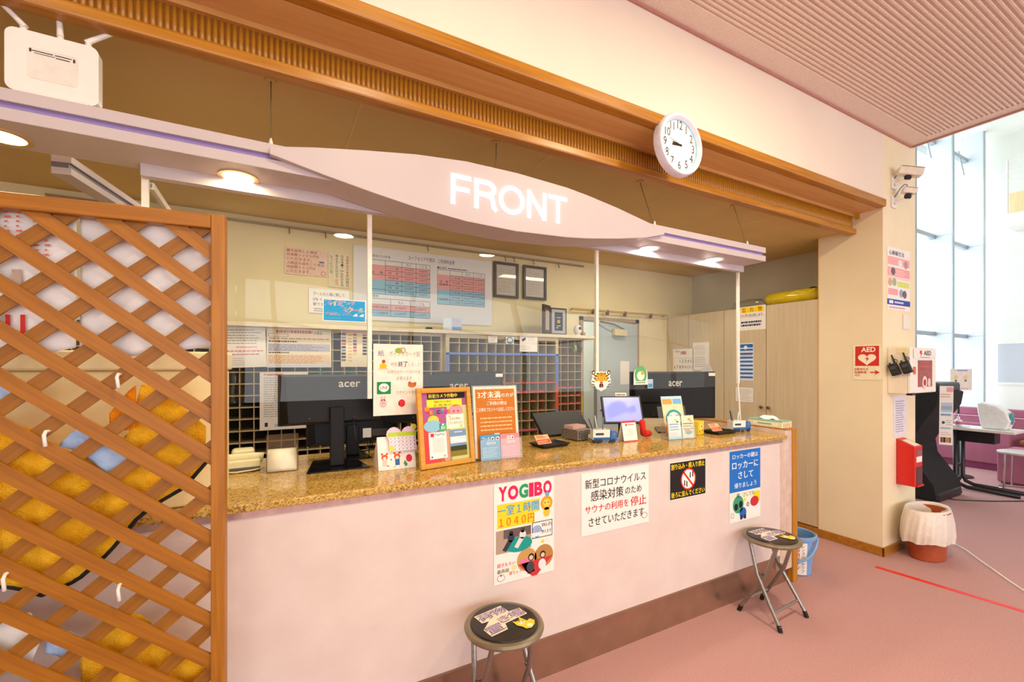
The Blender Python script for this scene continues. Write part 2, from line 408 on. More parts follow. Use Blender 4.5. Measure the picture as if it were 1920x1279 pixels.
# lounge: right wall, ceiling, tall glazing
structure(MB().box(12.05, -5.5, 0, 12.2, 3.5, 5.8).build('wall_lounge_right', M_ATR), 'white far wall of the lounge')
structure(MB().box(XE - 0.1, -5.5, 5.75, 12.2, 3.9, 5.9).build('ceiling_lounge', M_ATR))
structure(MB().box(12.03, -3, 1.86, 12.05, 3.0, 1.90).box(12.03, -3, 1.10, 12.05, 3.0, 1.14).build('trim_lounge_rail', mat('white_rail', '#f2eee2', 0.4)))
structure(MB().box(12.035, -3, 1.14, 12.05, 2.96, 1.86).build('wall_lounge_panel', mat('pale_grey_panel', '#c9cdd2', 0.35, noise=0.01)))
structure(MB().box(10.9, 1.7, 5.72, 11.5, 2.3, 5.75).build('trim_ceiling_vent', mat('grey_vent', '#9aa0a2', 0.5)))
FIN = mat('window_fin_white', '#d6dee2', 0.5, noise=0.02); ALU = mat('window_aluminium', '#aab2b6', 0.35, 0.6)
GLASS = clear('window_glass', '#f4fbff', 0.8)
xs_ = [4.72, 5.79, 7.22, 8.65, 10.08, 11.50, 12.03]
for i in range(len(xs_) - 1):
    x0, x1 = xs_[i], xs_[i + 1]
    r = bpy.data.objects.new('window_%d' % (i + 1), None); COL.objects.link(r); r.location = (x0, 3.28, 0); structure(r, 'tall lounge window bay')
    MB().box(0.03, 0, 0, x1 - x0 - 0.03, 0.008, 5.75).build('pane', GLASS, r)
    for z in (0.35, 2.0, 3.67, 5.30):
        MB().box(0.02, -0.07, z - 0.035, x1 - x0 - 0.02, 0.0, z + 0.035).build('transom', ALU, r)
    MB().box(-0.03, -0.27, 0, 0.03, 0.05, 5.75).build('fin', FIN, r)
    MB().box(-0.035, -0.285, 0, 0.035, -0.27, 5.75).build('fin_edge', ALU, r)
    for z in (2.0, 3.67):
        MB().box(-0.0315, -0.268, z - 0.004, -0.030, 0.0, z + 0.004).build('fin_joint', ALU, r)
    MB().tube([(x1 - x0 - 0.35, -0.03, 5.42), (x1 - x0 - 0.33, -0.10, 4.95)], 0.012, 8).build('stay', ALU, r)
# ground and pale buildings outside, seen bleached through the glass
structure(MB().box(-20, 3.95, -0.3, 60, 40, -0.02).build('ground_outside', mat('outside_ground', '#cfd2cf', 0.9)))
# wood trims of the opening
structure(MB().box(-2.9, 1.585, ZU - 0.012, XP0 + 0.0, 1.64, ZU + 0.045).build('trim_1', HONEY, bev=0.008), 'honey wood trim along the lower edge of the upper wall')
structure(MB().box(-2.9, 1.64, ZU - 0.012, XP0, 1.81, ZU).build('trim_soffit', PLY))
band = MB().box(-2.9, 1.812, ZO - 0.02, XP0, 1.83, ZU - 0.012).build('trim_2', wood('honey_wood_back', '#8a5414', '#a4681c', 'x')); structure(band, 'honey wood band of upright half-round battens')
me = MB().tube([(0, 0, ZO - 0.0), (0, 0, ZU - 0.03)], 0.0078, 8).mesh('batten'); me.shade_smooth(); me.materials.append(HONEYV)
x = -0.75
while x < XP0 - 0.01:
    o = bpy.data.objects.new('batten', me); COL.objects.link(o); o.location = (x, 1.812, 0); o.parent = band; x += 0.0187
structure(MB().box(-2.9, 1.79, ZU - 0.032, XP0, 1.83, ZU - 0.012).build('trim_3', wood('honey_wood_thin', '#b98545', '#cf9c5c', 'x')))
structure(MB().box(-2.9, 1.78, ZO - 0.035, XP0 + 0.0, 1.84, ZO + 0.008).build('trim_4', HONEY, bev=0.008), 'honey wood trim under the batten band')
# baseboards
structure(MB().box(XP0 - 0.012, 1.598, 0, XP0, 2.75, 0.068).build('baseboard_left', HONEY, bev=0.003))
structure(MB().box(XP0 - 0.012, 1.598, 0, XP1, 1.61, 0.068).build('baseboard_front', HONEY, bev=0.003))
# lobby lamp fittings (ceiling, above and behind the viewer)
LAMPW = mat('lamp_white', '#fff0d8', 0.5, emit=3.0)
for i, (lx, ly) in enumerate(LOBBY_LAMPS):
    t = thing('ceiling_lamp', ['recessed lobby ceiling lamp above the lattice end of the counter', 'recessed lobby ceiling lamp above the counter middle', 'recessed lobby ceiling lamp above the clock end', 'recessed lobby ceiling lamp behind the viewer, left', 'recessed lobby ceiling lamp behind the viewer, middle', 'recessed lobby ceiling lamp behind the viewer, right'][i], 'ceiling lamp', (lx, ly, 3.195), group='lobby ceiling lamps')
    MB().lathe([(0.125, 0.005), (0.16, 0.005), (0.16, 0.03), (0.125, 0.03)], n=24).build('ring', WHITEP, t)
for i, (lx, ly) in enumerate(OFFICE_LAMPS):
    t = thing('office_lamp', ['office strip lamp over the pigeonholes', 'office strip lamp near the door'][i], 'ceiling lamp', (lx, ly, 2.5), group='office strip lamps')
    MB().box(-0.62, -0.1, 0.008, 0.62, 0.1, 0.03).build('housing', WHITEP, t)
# red tape line on the carpet
TAPE = mat('red_tape', '#e8261a', 0.4)
a = onz(1642, 1063, 0); c = onz(1920, 1147, 0); dx, dy = c[0] - a[0], c[1] - a[1]; L = math.hypot(dx, dy); nx, ny = -dy / L * 0.02, dx / L * 0.02
e = (a[0] + dx * 1.8, a[1] + dy * 1.8)
o = MB().hexa([(a[0] - nx, a[1] - ny, 0.0002), (e[0] - nx, e[1] - ny, 0.0002), (e[0] + nx, e[1] + ny, 0.0002), (a[0] + nx, a[1] + ny, 0.0002)],
              [(a[0] - nx, a[1] - ny, 0.0016), (e[0] - nx, e[1] - ny, 0.0016), (e[0] + nx, e[1] + ny, 0.0016), (a[0] + nx, a[1] + ny, 0.0016)]).build('floor_tape', TAPE)
tag(o, 'red adhesive tape line stuck on the pink carpet', 'tape')
# ================================================================== RECEPTION COUNTER
def granite():
    m = bpy.data.materials.new('golden_granite'); m.use_nodes = True; nt = m.node_tree; p = nt.nodes['Principled BSDF']
    p.inputs['Roughness'].default_value = 0.12
    tc = nt.nodes.new('ShaderNodeTexCoord'); v = nt.nodes.new('ShaderNodeTexVoronoi'); v.inputs['Scale'].default_value = 210
    r = nt.nodes.new('ShaderNodeValToRGB'); cr = r.color_ramp; cr.interpolation = 'LINEAR'
    for pos, c in ((0.0, '#4a3618'), (0.25, '#86662c'), (0.5, '#c49a48'), (0.8, '#dcbc74')):
        e = cr.elements.new(pos); e.color = (*lin(c), 1)
    cr.elements.remove(cr.elements[0])
    n = nt.nodes.new('ShaderNodeTexNoise'); n.inputs['Scale'].default_value = 60; n.inputs['Detail'].default_value = 6
    mx = nt.nodes.new('ShaderNodeMix'); mx.data_type = 'FLOAT'; mx.inputs[0].default_value = 0.5
    sep = nt.nodes.new('ShaderNodeSeparateColor')
    nt.links.new(tc.outputs['Object'], v.inputs['Vector']); nt.links.new(tc.outputs['Object'], n.inputs['Vector'])
    nt.links.new(v.outputs['Color'], sep.inputs[0]); nt.links.new(sep.outputs[0], mx.inputs[2]); nt.links.new(n.outputs['Fac'], mx.inputs[3])
    nt.links.new(mx.outputs[0], r.inputs['Fac']); nt.links.new(r.outputs['Color'], p.inputs['Base Color'])
    return m
GRAN = granite()
PINKP = mat('pink_wallpaper_panel', '#dbc9c2', 0.75, scale=6, color2='#e2d2cb', bump=0.08, bscale=220)
PINKM = mat('pink_marble_laminate', '#dcc7ba', 0.35, scale=14, color2='#c9ad9a')
KICK = mat('brown_steel_kick', '#b49b86', 0.25, 0.85, noise=0.1, scale=8)
YF, ZTOP = 1.71, 0.995
ct = thing('reception_counter', 'long reception counter with golden granite top and pink papered front', 'counter', (-2.4, YF, 0))
def cb(x0, y0, z0, x1, y1, z1): return MB().box(x0 + 2.4, y0 - YF, z0, x1 + 2.4, y1 - YF, z1)
cb(-2.4, 1.695, ZTOP - 0.028, 2.985, 2.50, ZTOP).build('countertop', GRAN, ct, bev=0.006, seg=3)
cb(-2.4, YF, 0.205, 2.925, YF + 0.02, ZTOP - 0.05).build('front_panel', PINKP, ct)
cb(-2.4, 1.706, ZTOP - 0.05, 2.95, 1.73, ZTOP - 0.028).build('edge_strip', mat('brushed_pink_metal', '#c9b3ad', 0.25, 0.7, noise=0.15, scale=9, stretch=(4, 1, 1)), ct)
cb(-2.4, 1.735, 0, 2.93, 1.75, 0.205).build('kick_plate', KICK, ct)
cb(-2.4, YF - 0.001, 0.196, 2.925, YF + 0.022, 0.205).build('panel_edge', mat('brown_edge', '#8a6a54', 0.6), ct)
cb(-2.4, 1.75, 0.03, 2.93, 2.40, ZTOP - 0.03).build('carcass', mat('cabinet_beige', '#cbb592', 0.6), ct)
cb(2.925, YF, 0.1, 3.06, 2.50, ZTOP - 0.029).build('end_panel', PINKM, ct)
cb(2.986, YF, ZTOP - 0.029, 3.06, 2.50, 1.022).build('end_upstand', PINKM, ct)
cb(2.93, 1.735, 0, 3.06, 2.50, 0.1).build('end_kick_plate', KICK, ct)
cb(3.06, YF - 0.008, 0, 3.115, 2.52, 1.03).build('end_board', HONEYV, ct, bev=0.003)
cb(2.99, YF - 0.004, 1.022, 3.06, 2.52, 1.03).build('end_cap', HONEY, ct)
# ================================================================== CANOPY
LIL = mat('canopy_lilac_white', '#c3b6b8', 0.45, noise=0.015, scale=8)
LILU = mat('canopy_underside', '#d9bfb4', 0.5, noise=0.02, scale=8)
PURP = mat('canopy_purple_groove', '#8c78b4', 0.4, noise=0.03)
CY = 1.80
can = thing('hanging_canopy', 'lilac white suspended canopy with purple groove, lens-shaped sign and four downlights', 'canopy', (-1.6, CY, ZT))
def nb(x0, y0, z0, x1, y1, z1): return MB().box(x0 + 1.6, y0 - CY, z0 - ZT, x1 + 1.6, y1 - CY, z1 - ZT)
XR = 2.92
nb(-1.6, CY, 2.208, XR, 2.02, 2.245).build('upper_board', LIL, can, bev=0.002)
nb(-1.6, CY + 0.012, 2.187, XR - 0.018, 2.02, 2.209).build('groove', PURP, can)
nb(-1.6, CY, ZT, XR, 2.02, 2.189).build('lower_board', LIL, can, bev=0.002)
nb(-0.40, 1.955, ZT - 0.042, XR - 0.005, 1.990, ZT).build('header_strip', LIL, can)
# lens-shaped sign, outline measured on the photograph and laid on its own plane
SY = 1.775
top = [(505.4, 275.7), (536, 274.8), (589, 276), (683, 281.4), (780, 289), (873.8, 302.2), (967.7, 323.8), (1061.5, 351), (1100, 365.3), (1156.3, 389), (1222, 420), (1246.4, 435)]
bot = [(1246, 439.8), (1212.6, 445.4), (1160, 447.6), (1100, 447.3), (1061.5, 444.9), (967.7, 433.6), (873.8, 414.8), (780, 388.6), (701.5, 362), (607.7, 328), (505.4, 288)]
poly = []
for p in top + bot:
    q = ony(*p, SY); poly.append((q[0] + 1.6, q[2] - ZT))
MB().prism(poly, lambda x, z: (x, SY - CY, z), lambda x, z: (x, 1.950 - CY, z)).build('sign_body', LIL, can, bev=0.002)
# FRONT lettering, backlit
def fr(u, v): q = ony(u, v, SY); return (q[0] + 1.6, q[2] - ZT)
LIT = mat('sign_letter_lit', '#ffffff', 0.4, noise=0, emit=1.2)
a = ony(845, 325, SY); a2 = ony(845, 382, SY); CH = a[2] - a2[2]; LZ = a2[2] - ZT
def letter(u0, u1, strokes, nm='letter'):
    """strokes: polylines in a unit box (0..1 wide, 0..1 high), drawn with a constant stroke"""
    xa = ony(u0, 350, SY)[0] + 1.6; xb = ony(u1, 350, SY)[0] + 1.6; sw = CH * 0.068; vs = MB()
    for st in strokes:
        P = [(xa + sw + (xb - xa - 2 * sw) * x, LZ + sw + (CH - 2 * sw) * y) for x, y in st]; n = len(P); L = []; Rr = []
        closed = st[0] == st[-1]
        for i in range(n):
            p = P[i]; q0 = P[i - 1] if i else (P[-2] if closed else None); q1 = P[i + 1] if i < n - 1 else (P[1] if closed else None)
            def nrm(a, b):
                l = math.hypot(b[0] - a[0], b[1] - a[1]); return (-(b[1] - a[1]) / l, (b[0] - a[0]) / l)
            ns = [nrm(*e) for e in ((q0, p), (p, q1)) if e[0] and e[1]]
            if len(ns) == 1: mx, my, k = ns[0][0], ns[0][1], 1
            else:
                mx, my = ns[0][0] + ns[1][0], ns[0][1] + ns[1][1]; l = math.hypot(mx, my); mx /= l; my /= l; k = 1 / max(0.4, mx * ns[0][0] + my * ns[0][1])
            e = 0
            L.append((p[0] + mx * sw * k, p[1] + my * sw * k)); Rr.append((p[0] - mx * sw * k, p[1] - my * sw * k))
        if not closed:      # square ends reach the box edge
            for i, d in ((0, (P[0][0] - P[1][0], P[0][1] - P[1][1])), (-1, (P[-1][0] - P[-2][0], P[-1][1] - P[-2][1]))):
                l = math.hypot(*d); d = (d[0] / l * sw, d[1] / l * sw)
                L[i] = (L[i][0] + d[0], L[i][1] + d[1]); Rr[i] = (Rr[i][0] + d[0], Rr[i][1] + d[1])
        for i in range(n - 1):
            q = [L[i], L[i + 1], Rr[i + 1], Rr[i]]
            vs.add([(x, SY - CY - 0.001, z) for x, z in q] + [(x, SY - CY - 0.007, z) for x, z in q], [(0, 1, 2, 3), (4, 7, 6, 5), (0, 4, 5, 1), (1, 5, 6, 2), (2, 6, 7, 3), (3, 7, 4, 0)])
    return vs.build(nm, LIT, can)
def arc(cx, cy, rx, ry, a0, a1, n=14): return [(cx + rx * math.cos(math.radians(a0 + (a1 - a0) * i / n)), cy + ry * math.sin(math.radians(a0 + (a1 - a0) * i / n))) for i in range(n + 1)]
letter(845, 882, [[(0, 0), (0, 1), (1, 1)], [(0.05, 0.53), (0.9, 0.53)]])
letter(889, 931, [[(0, 0), (0, 1), (0.55, 1)] + arc(0.55, 0.76, 0.4, 0.24, 80, -90, 8) + [(0.05, 0.52)], [(0.5, 0.5), (0.78, 0.46), (0.88, 0.3), (0.9, 0.1), (1.0, 0.0)]])
oo = arc(0.5, 0.5, 0.5, 0.5, 0, 360, 28); oo[-1] = oo[0]
letter(935, 982, [oo])
letter(988, 1023, [[(0, 0), (0, 1)], [(0.04, 0.97), (0.96, 0.03)], [(1, 0), (1, 1)]])
letter(1028, 1062, [[(0, 1), (1, 1)], [(0.5, 0.95), (0.5, 0)]])
# downlights in the canopy
WARMR = mat('brass_ring', '#d8b070', 0.3, 0.4); WHITER = mat('white_ring', '#efe9e4', 0.4)
for i, (px, warm) in enumerate([((5, 270), 1), ((447, 343), 1), ((1217, 470), 0), ((1338, 494), 0)]):
    x, y, z = onz(*px, ZT); y = min(max(y, 1.88), 1.93); x = ony(px[0], px[1], y)[0]
    MB().lathe([(0.052, -0.004), (0.066, -0.004), (0.066, 0.002), (0.052, 0.002)], (x + 1.6, y - CY, 0), 28, ring=True).build('downlight_ring', WARMR if warm else WHITER, can)
    MB().lathe([(0.0, -0.002), (0.052, -0.0025), (0.052, 0.001), (0.0, 0.001)], (x + 1.6, y - CY, 0), 28).build('downlight_lens', mat('downlight_warm', '#fff0b8', 0.5, noise=0, emit=7.0) if warm else mat('downlight_white', '#fffdf6', 0.5, noise=0, emit=6.0), can)
    area_light('downlight_light', (x, y, ZT - 0.012), (0, 0, 0), 0.09, 0.09, 2.4 if warm else 2.6, (1.0, 0.80, 0.45) if warm else (1.0, 0.95, 0.86), 'DISK')
# suspension wires with ceiling roses
WIRE = mat('steel_wire', '#7d6a45', 0.4, 0.6)
for (cx, cy), (ax, ay) in [((-0.004, 1.903), (-0.004, 1.86)), ((1.892, 1.917), (1.95, 1.86)), ((2.73, 1.903), (2.81, 1.86)), ((-0.95, 1.90), (-0.95, 1.86)), ((0.95, 1.91), (0.92, 1.86))]:
    MB().tube([(cx + 1.6, cy - CY, ZO - ZT - 0.006), (ax + 1.6, ay - CY, 2.245 - ZT)], 0.0022, 6).build('suspension_wire', WIRE, can)
    MB().lathe([(0.02, 0), (0.02, 0.005), (0.004, 0.006)], (cx + 1.6, cy - CY, ZO - ZT - 0.006), 14).build('ceiling_rose', mat('rose_ochre', '#c9ab70', 0.5), can)
    MB().lathe([(0.009, 0), (0.007, 0.03), (0.003, 0.045)], (ax + 1.6, ay - CY, 2.245 - ZT), 10).build('wire_grip', WHITEP, can)
# diagonal return beam at the left, with the same groove
A = onz(108, 312, 2.19); B = onz(235, 392, 2.19); dv = (Vector(B) - Vector(A)); ang = math.atan2(dv.y, dv.x)
rb = thing('canopy_return_beam', 'grey white grooved beam running back from the canopy above the lattice', 'beam', (A[0], max(A[1], 2.03), 2.17), ang)
for z0, z1, y0, m in ((0.045, 0.07, -0.03, LIL), (0.025, 0.045, -0.022, mat('grey_groove', '#6d6878', 0.5)), (0.0, 0.025, -0.03, LIL)):
    MB().box(0.02, y0, z0, 0.95, 0.03, z1).build('groove' if m is not LIL else 'board', m, rb)
# ================================================================== ACRYLIC SCREENS
ACR = clear('clear_acrylic', '#fcfdfb', 0.5, wavy=0.10, body=0.006, bodycol='#e8e6e0')
STRIP = mat('white_joint_strip', '#efe4d6', 0.4)
GY = 2.0
xs3 = [ony(271, 330, GY)[0], ony(693, 402, GY)[0], ony(1119, 470, GY)[0], ony(1384, 507, GY)[0]]
for i, lab in enumerate(['clear acrylic screen behind the lattice end of the counter', 'middle clear acrylic screen hanging below the sign', 'right clear acrylic screen with wavy reflections']):
    t = thing('acrylic_screen', lab, 'screen', (xs3[i], GY, 1.306), group='acrylic screens under the canopy')
    wd = xs3[i + 1] - xs3[i]
    MB().box(0.004, 0, 0, wd - 0.002, 0.004, ZT - 0.001 - 1.306).build('sheet', ACR, t)
    MB().box(wd - 0.009, -0.006, 0.0 if i < 1 else 0.02, wd + 0.009, 0.01, ZT - 0.001 - 1.306).build('joint_strip', STRIP, t)
    if i == 0: MB().box(-0.008, -0.006, 0, 0.012, 0.01, ZT - 0.001 - 1.306).build('edge_strip', STRIP, t)
    if i == 2:
        MB().tube([(wd, 0.002, 0.02), (wd + 0.03, 0.0, ZTOP + .008 - 1.306)], 0.006, 10).build('support_post', STRIP, t)
# white notice behind lattice left out of the screens; side screen going back
sd = thing('side_screen', 'narrow clear side screen going back from the lattice end', 'screen', (xs3[0] + 0.015, GY + 0.02, 1.306))
MB().box(-0.003, 0, 0, 0.003, 0.6, 0.80).build('sheet', ACR, sd); MB().box(-0.008, 0.59, 0, 0.008, 0.605, 0.80).build('edge_strip', STRIP, sd)
MB().box(-0.008, 0, 0.78, 0.008, 0.6, 0.804).build('top_strip', STRIP, sd)
# ================================================================== LATTICE
LYR = 1.50; LANG = math.radians(-6.8)
lx = ony(424, 407, LYR)[0]
LD = (math.cos(LANG), math.sin(LANG)); LN = (-math.sin(LANG), math.cos(LANG))
def onlat(u, v, off=0.0):
    """pixel -> (s, z) on the lattice plane; s runs along it, 0 at the outer edge of the right post"""
    d = ray(u, v); ox, oy = lx + LN[0] * off, LYR + LN[1] * off
    t = (ox * LN[0] + oy * LN[1]) / (d[0] * LN[0] + d[1] * LN[1])
    px, py = d[0] * t, d[1] * t
    return ((px - ox) * LD[0] + (py - oy) * LD[1], CAMH + d[2] * t)
lat = thing('lattice_partition', 'orange-brown wooden lattice partition with diamond openings in front of the counter', 'partition', (lx, LYR, 0), LANG)
WL = wood('lattice_wood', '#8f560a', '#b07015', 'x', 0.4, 7, 0.1); WLV = wood('lattice_wood_upright', '#945a0c', '#b47416', 'z', 0.4, 7, 0.1); WLB = wood('lattice_wood_rear', '#845008', '#a06610', 'x', 0.45, 7, 0.1)
ZL = onlat(422, 407)[1]; PW = 0.034; RW = 0.04
LW = 0.92
MB().box(-PW, -0.018, 0.02, 0, 0.018, ZL - 0.0).build('post', WLV, lat, bev=0.003)
MB().box(-LW, -0.018, 0.02, -LW + PW, 0.018, ZL).build('post', WLV, lat, bev=0.003)
MB().box(-LW + PW, -0.018, ZL - RW, -PW, 0.018, ZL).build('top_rail', WL, lat, bev=0.003)
MB().box(-LW + PW, -0.018, 0.06, -PW, 0.018, 0.06 + RW).build('bottom_rail', WL, lat, bev=0.003)
for sx in (-0.08, -LW + 0.0): MB().box(sx, -0.16, 0, sx + 0.06, 0.05, 0.02).build('foot', WL, lat)
def clipslat(poly, x0, x1, z0, z1):
    for ax, lim, sg in ((0, x0, 1), (0, x1, -1), (1, z0, 1), (1, z1, -1)):
        out = []
        for i in range(len(poly)):
            p, q = poly[i], poly[(i + 1) % len(poly)]
            dp, dq = (p[ax] - lim) * sg, (q[ax] - lim) * sg
            if dp >= 0: out.append(p)
            if (dp >= 0) != (dq >= 0):
                f = dp / (dp - dq); out.append((p[0] + (q[0] - p[0]) * f, p[1] + (q[1] - p[1]) * f))
        poly = out
        if not poly: return []
    return poly
HP = 0.146; hw = 0.0225
p1_ = (-0.414, 1.8375); p2_ = (-0.4314, 1.7645)      # slat centres measured on the lattice plane
X0, X1, Z0, Z1 = -LW + PW * 0.7, -PW * 0.7, 0.06 + RW * .7, ZL - RW * 0.8
def slats(ref, sgn, ya, yb, m, TANL):
    c0 = ref[1] - sgn * TANL * ref[0]         # z = c + sgn*tan*s
    per = HP * TANL
    k = -40
    while k < 40:
        c = c0 + k * per
        poly = [(-3, c + sgn * TANL * -3 - hw), (3, c + sgn * TANL * 3 - hw), (3, c + sgn * TANL * 3 + hw), (-3, c + sgn * TANL * -3 + hw)]
        poly = clipslat(poly, X0, X1, Z0, Z1)
        if len(poly) >= 3:
            cx = sum(p[0] for p in poly) / len(poly); cz = sum(p[1] for p in poly) / len(poly); a = math.atan(TANL) * sgn
            ca, sa = math.cos(-a), math.sin(-a)
            rp = [((x - cx) * ca - (z - cz) * sa, (x - cx) * sa + (z - cz) * ca) for x, z in poly]
            o = MB().prism(rp, lambda x, z: (x, ya, z), lambda x, z: (x, yb, z)).build('slat', m, lat)
            o.location = (cx, 0, cz); o.rotation_euler = (0, -a, 0)
        k += 1
slats(p2_, 1, 0.0005, 0.0065, WLB, 0.87)
slats(p1_, -1, -0.0065, -0.0005, WL, 0.79)
# white peg hooks on the lattice
for i, p in enumerate([(226, 713), (92, 820), (228, 1105), (17, 1085)]):
    s_, z_ = onlat(*p)
    MB().tube([(s_, 0.02, z_ + 0.014), (s_ - .001, -0.012, z_ + 0.016), (s_, -0.022, z_ + 0.008), (s_ + 0.005, -0.026, z_ - 0.02)], 0.0042, 8).build('peg_hook', WHITEP, lat, smooth=True)
# ================================================================== CLOCK
cc = ony(1274, 272, 1.58)
ck = thing('wall_clock', 'round white wall clock with black numerals hanging on the wood trim', 'clock', (cc[0], 1.585, cc[2]))
R_ = 0.158
def yl(prof, n=40, ring=False):   # lathe about the Y axis
    b = MB().lathe(prof, n=n, ring=ring); b.v = [(x, -z, y) for x, y, z in b.v]; return b
yl([(0.0, -0.02), (R_, -0.02), (R_, 0.012), (R_ - 0.006, 0.022), (R_ - 0.02, 0.024), (R_ - 0.03, 0.012), (R_ - 0.03, 0.0), (0, 0.0)]).build('rim', mat('clock_rim_lilac', '#e3dfee', 0.3), ck, smooth='auto')
yl([(0, 0.0), (R_ - 0.029, 0.0), (R_ - 0.029, 0.004), (0, 0.004)]).build('face', mat('clock_face', '#f4f2ee', 0.5), ck)
yl([(R_ - 0.034, 0.004), (R_ - 0.029, 0.004), (R_ - 0.029, 0.013), (R_ - 0.034, 0.009)], ring=True).build('blue_ring', mat('clock_blue_ring', '#a9d3e6', 0.4), ck)
for h in range(1, 13):
    an = PI / 2 - h * PI / 6; cx, cz = 0.102 * math.cos(an), 0.102 * math.sin(an); st = str(h)
    for q, chh in enumerate(st):
        vs, fs, a0, a1, b0, b1 = glyphs(chh, 0.0); k = 0.041 / (b1 - b0); ox = (q - (len(st) - 1) / 2) * 0.023
        MB().add([((p[0] - (a0 + a1) / 2) * k * .85 + cx + ox, -0.0045, (p[1] - (b0 + b1) / 2) * k + cz) for p in vs], fs).build('numeral', ink('#222222'), ck)
def hand(ang, L, wdt, yy, tail=0.015):
    ca, sa = math.cos(ang), math.sin(ang); P = [(-tail, -wdt), (L, -wdt * 0.8), (L, wdt * 0.8), (-tail, wdt)]
    return MB().prism([(x * ca - z * sa, x * sa + z * ca) for x, z in P], lambda x, z: (x, yy, z), lambda x, z: (x, yy - 0.0012, z))
hand(PI / 2 - (8 + 46 / 60) * PI / 6, 0.052, 0.005, -0.0055).build('hour_hand', BLACKP, ck)
hand(PI / 2 - 46 / 60 * 2 * PI, 0.05, 0.004, -0.0072).build('minute_hand', BLACKP, ck)
hand(PI / 2 - 47.5 / 60 * 2 * PI, 0.08, 0.0008, -0.0088).build('second_hand', BLACKP, ck)
# ================================================================== ROUTER on the canopy
RY = 1.84
def ro(u, v): q = ony(u, v, RY - 0.018); return (q[0], q[2])
r0 = ro(185, 195); bl = ro(8, 165)
rt_ = thing('wifi_router', 'white upright wireless router with three angled antennas on top of the canopy', 'router', ((r0[0] + bl[0]) / 2, RY, 2.2455))
rw = (r0[0] - bl[0]) * 1.0; rh = ro(8, 45)[1] - 2.2455
def rrect(x0, z0, x1, z1, r, n=5):
    P = []
    for cx, cz, a0 in ((x1 - r, z1 - r, 0), (x0 + r, z1 - r, PI / 2), (x0 + r, z0 + r, PI), (x1 - r, z0 + r, 1.5 * PI)):
        for i in range(n + 1):
            a = a0 + PI / 2 * i / n; P.append((cx + r * math.cos(a), cz + r * math.sin(a)))
    return P
MB().prism(rrect(-rw / 2, 0.008, rw / 2, rh, 0.022), lambda x, z: (x, -0.018, z), lambda x, z: (x, 0.018, z)).build('body', WHITEP, rt_, smooth='auto', bev=0.003)
MB().box(-rw / 2 + 0.02, -0.03, 0, rw / 2 - 0.02, 0.03, 0.01).build('stand', WHITEP, rt_, bev=0.002)
pl = MB().prism(rrect(-rw * 0.27, rh * 0.28, rw * 0.27, rh * 0.76, 0.01), lambda x, z: (x, -0.0183, z), lambda x, z: (x, -0.0188, z)).build('label_plate', mat('router_plate', '#e3dcd4', 0.45), rt_)
MB().box(-rw * .22, -0.0192, rh * .70, rw * 0.0, -0.0188, rh * .715).box(-rw * .2, -0.0192, rh * .67, rw * 0.02, -0.0188, rh * .68).box(rw * .02, -0.0192, rh * .70, rw * .2, -0.0188, rh * .715).box(rw * .03, -0.0192, rh * .66, rw * .18, -0.0188, rh * .675).box(-rw * .25, -0.0192, rh * .68, -rw * .225, -0.0188, rh * .735).box(rw * .215, -0.0192, rh * .66, rw * .24, -0.0188, rh * .715).build('print', ink('#4a4038'), rt_)
for fx, tx, tz in ((-0.34, -0.085, 0.085), (0.05, -0.006, 0.10), (0.36, 0.075, 0.06)):
    an = MB().tube([(rw * fx, 0, rh - 0.005), (rw * fx, 0, rh + 0.022)], 0.008, 12).build('antenna_base', WHITEP, rt_, smooth='auto')
    L = math.hypot(tx, tz); q = 1.35
    MB().tube([(rw * fx - tx * .06, -0.002, rh + 0.018 - tz * 0.05), (rw * fx + tx * .2, 0, rh + 0.022 + tz * .2), (rw * fx + tx * q, 0, rh + 0.022 + tz * q)], [0.0085, 0.0075, 0.0055], 12).build('antenna', WHITEP, rt_, smooth='auto')
# ================================================================== OFFICE BACK WALL
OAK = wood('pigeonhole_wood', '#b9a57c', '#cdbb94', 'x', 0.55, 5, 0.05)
HOLE_SHADE = mat('pigeonhole_back_shade', '#5d4e3a', 0.8, noise=0.1)  # back panels coloured darker to paint in the shade inside the holes
def pigeonholes(name, label, x0, x1, z0, z1, yf, yb, xd, zd, fr=0.02, edge=0.006, front=OAK):
    t = thing(name, label, 'pigeonhole rack', (x0, yf, z0), group='key pigeonhole racks on the back wall')
    W, Hh, D = x1 - x0, z1 - z0, yb - yf
    MB().box(0, D - 0.008, 0, W, D, Hh).build('back_panel', HOLE_SHADE, t)
    MB().box(0, 0, 0, fr, D - 0.008, Hh).build('side_board', front, t); MB().box(W - fr, 0, 0, W, D - 0.008, Hh).build('side_board', front, t)
    MB().box(fr, 0, Hh - fr, W - fr, D - 0.008, Hh).build('top_board', front, t); MB().box(fr, 0, 0, W - fr, D - 0.008, fr).build('bottom_board', front, t)
    for z in zd: MB().box(fr, 0.002, z - z0 - edge / 2, W - fr, D - 0.008, z - z0 + edge / 2).build('shelf', front, t)
    for x in xd: MB().box(x - x0 - edge / 2, 0.006, fr, x - x0 + edge / 2, D - 0.008, Hh - fr).build('divider', front, t)
    return t
YM = 3.34
xm0 = ony(836, 700, YM)[0]; xm1 = ony(1047, 700, YM)[0]
xa_, xb_ = ony(449, 700, 3.40)[0], ony(668.6, 700, 3.40)[0]; pit = (xb_ - xa_) / 9
xl = xa_ - 12 * pit
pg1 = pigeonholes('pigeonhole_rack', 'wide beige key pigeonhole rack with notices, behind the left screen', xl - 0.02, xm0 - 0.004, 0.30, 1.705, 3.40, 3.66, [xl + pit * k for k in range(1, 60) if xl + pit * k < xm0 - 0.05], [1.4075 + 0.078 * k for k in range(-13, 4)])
um = [846, 862, 879.4, 896.8, 913.7, 930.6, 947.3, 963.8, 978.8, 993.8, 1009.8, 1024.8]
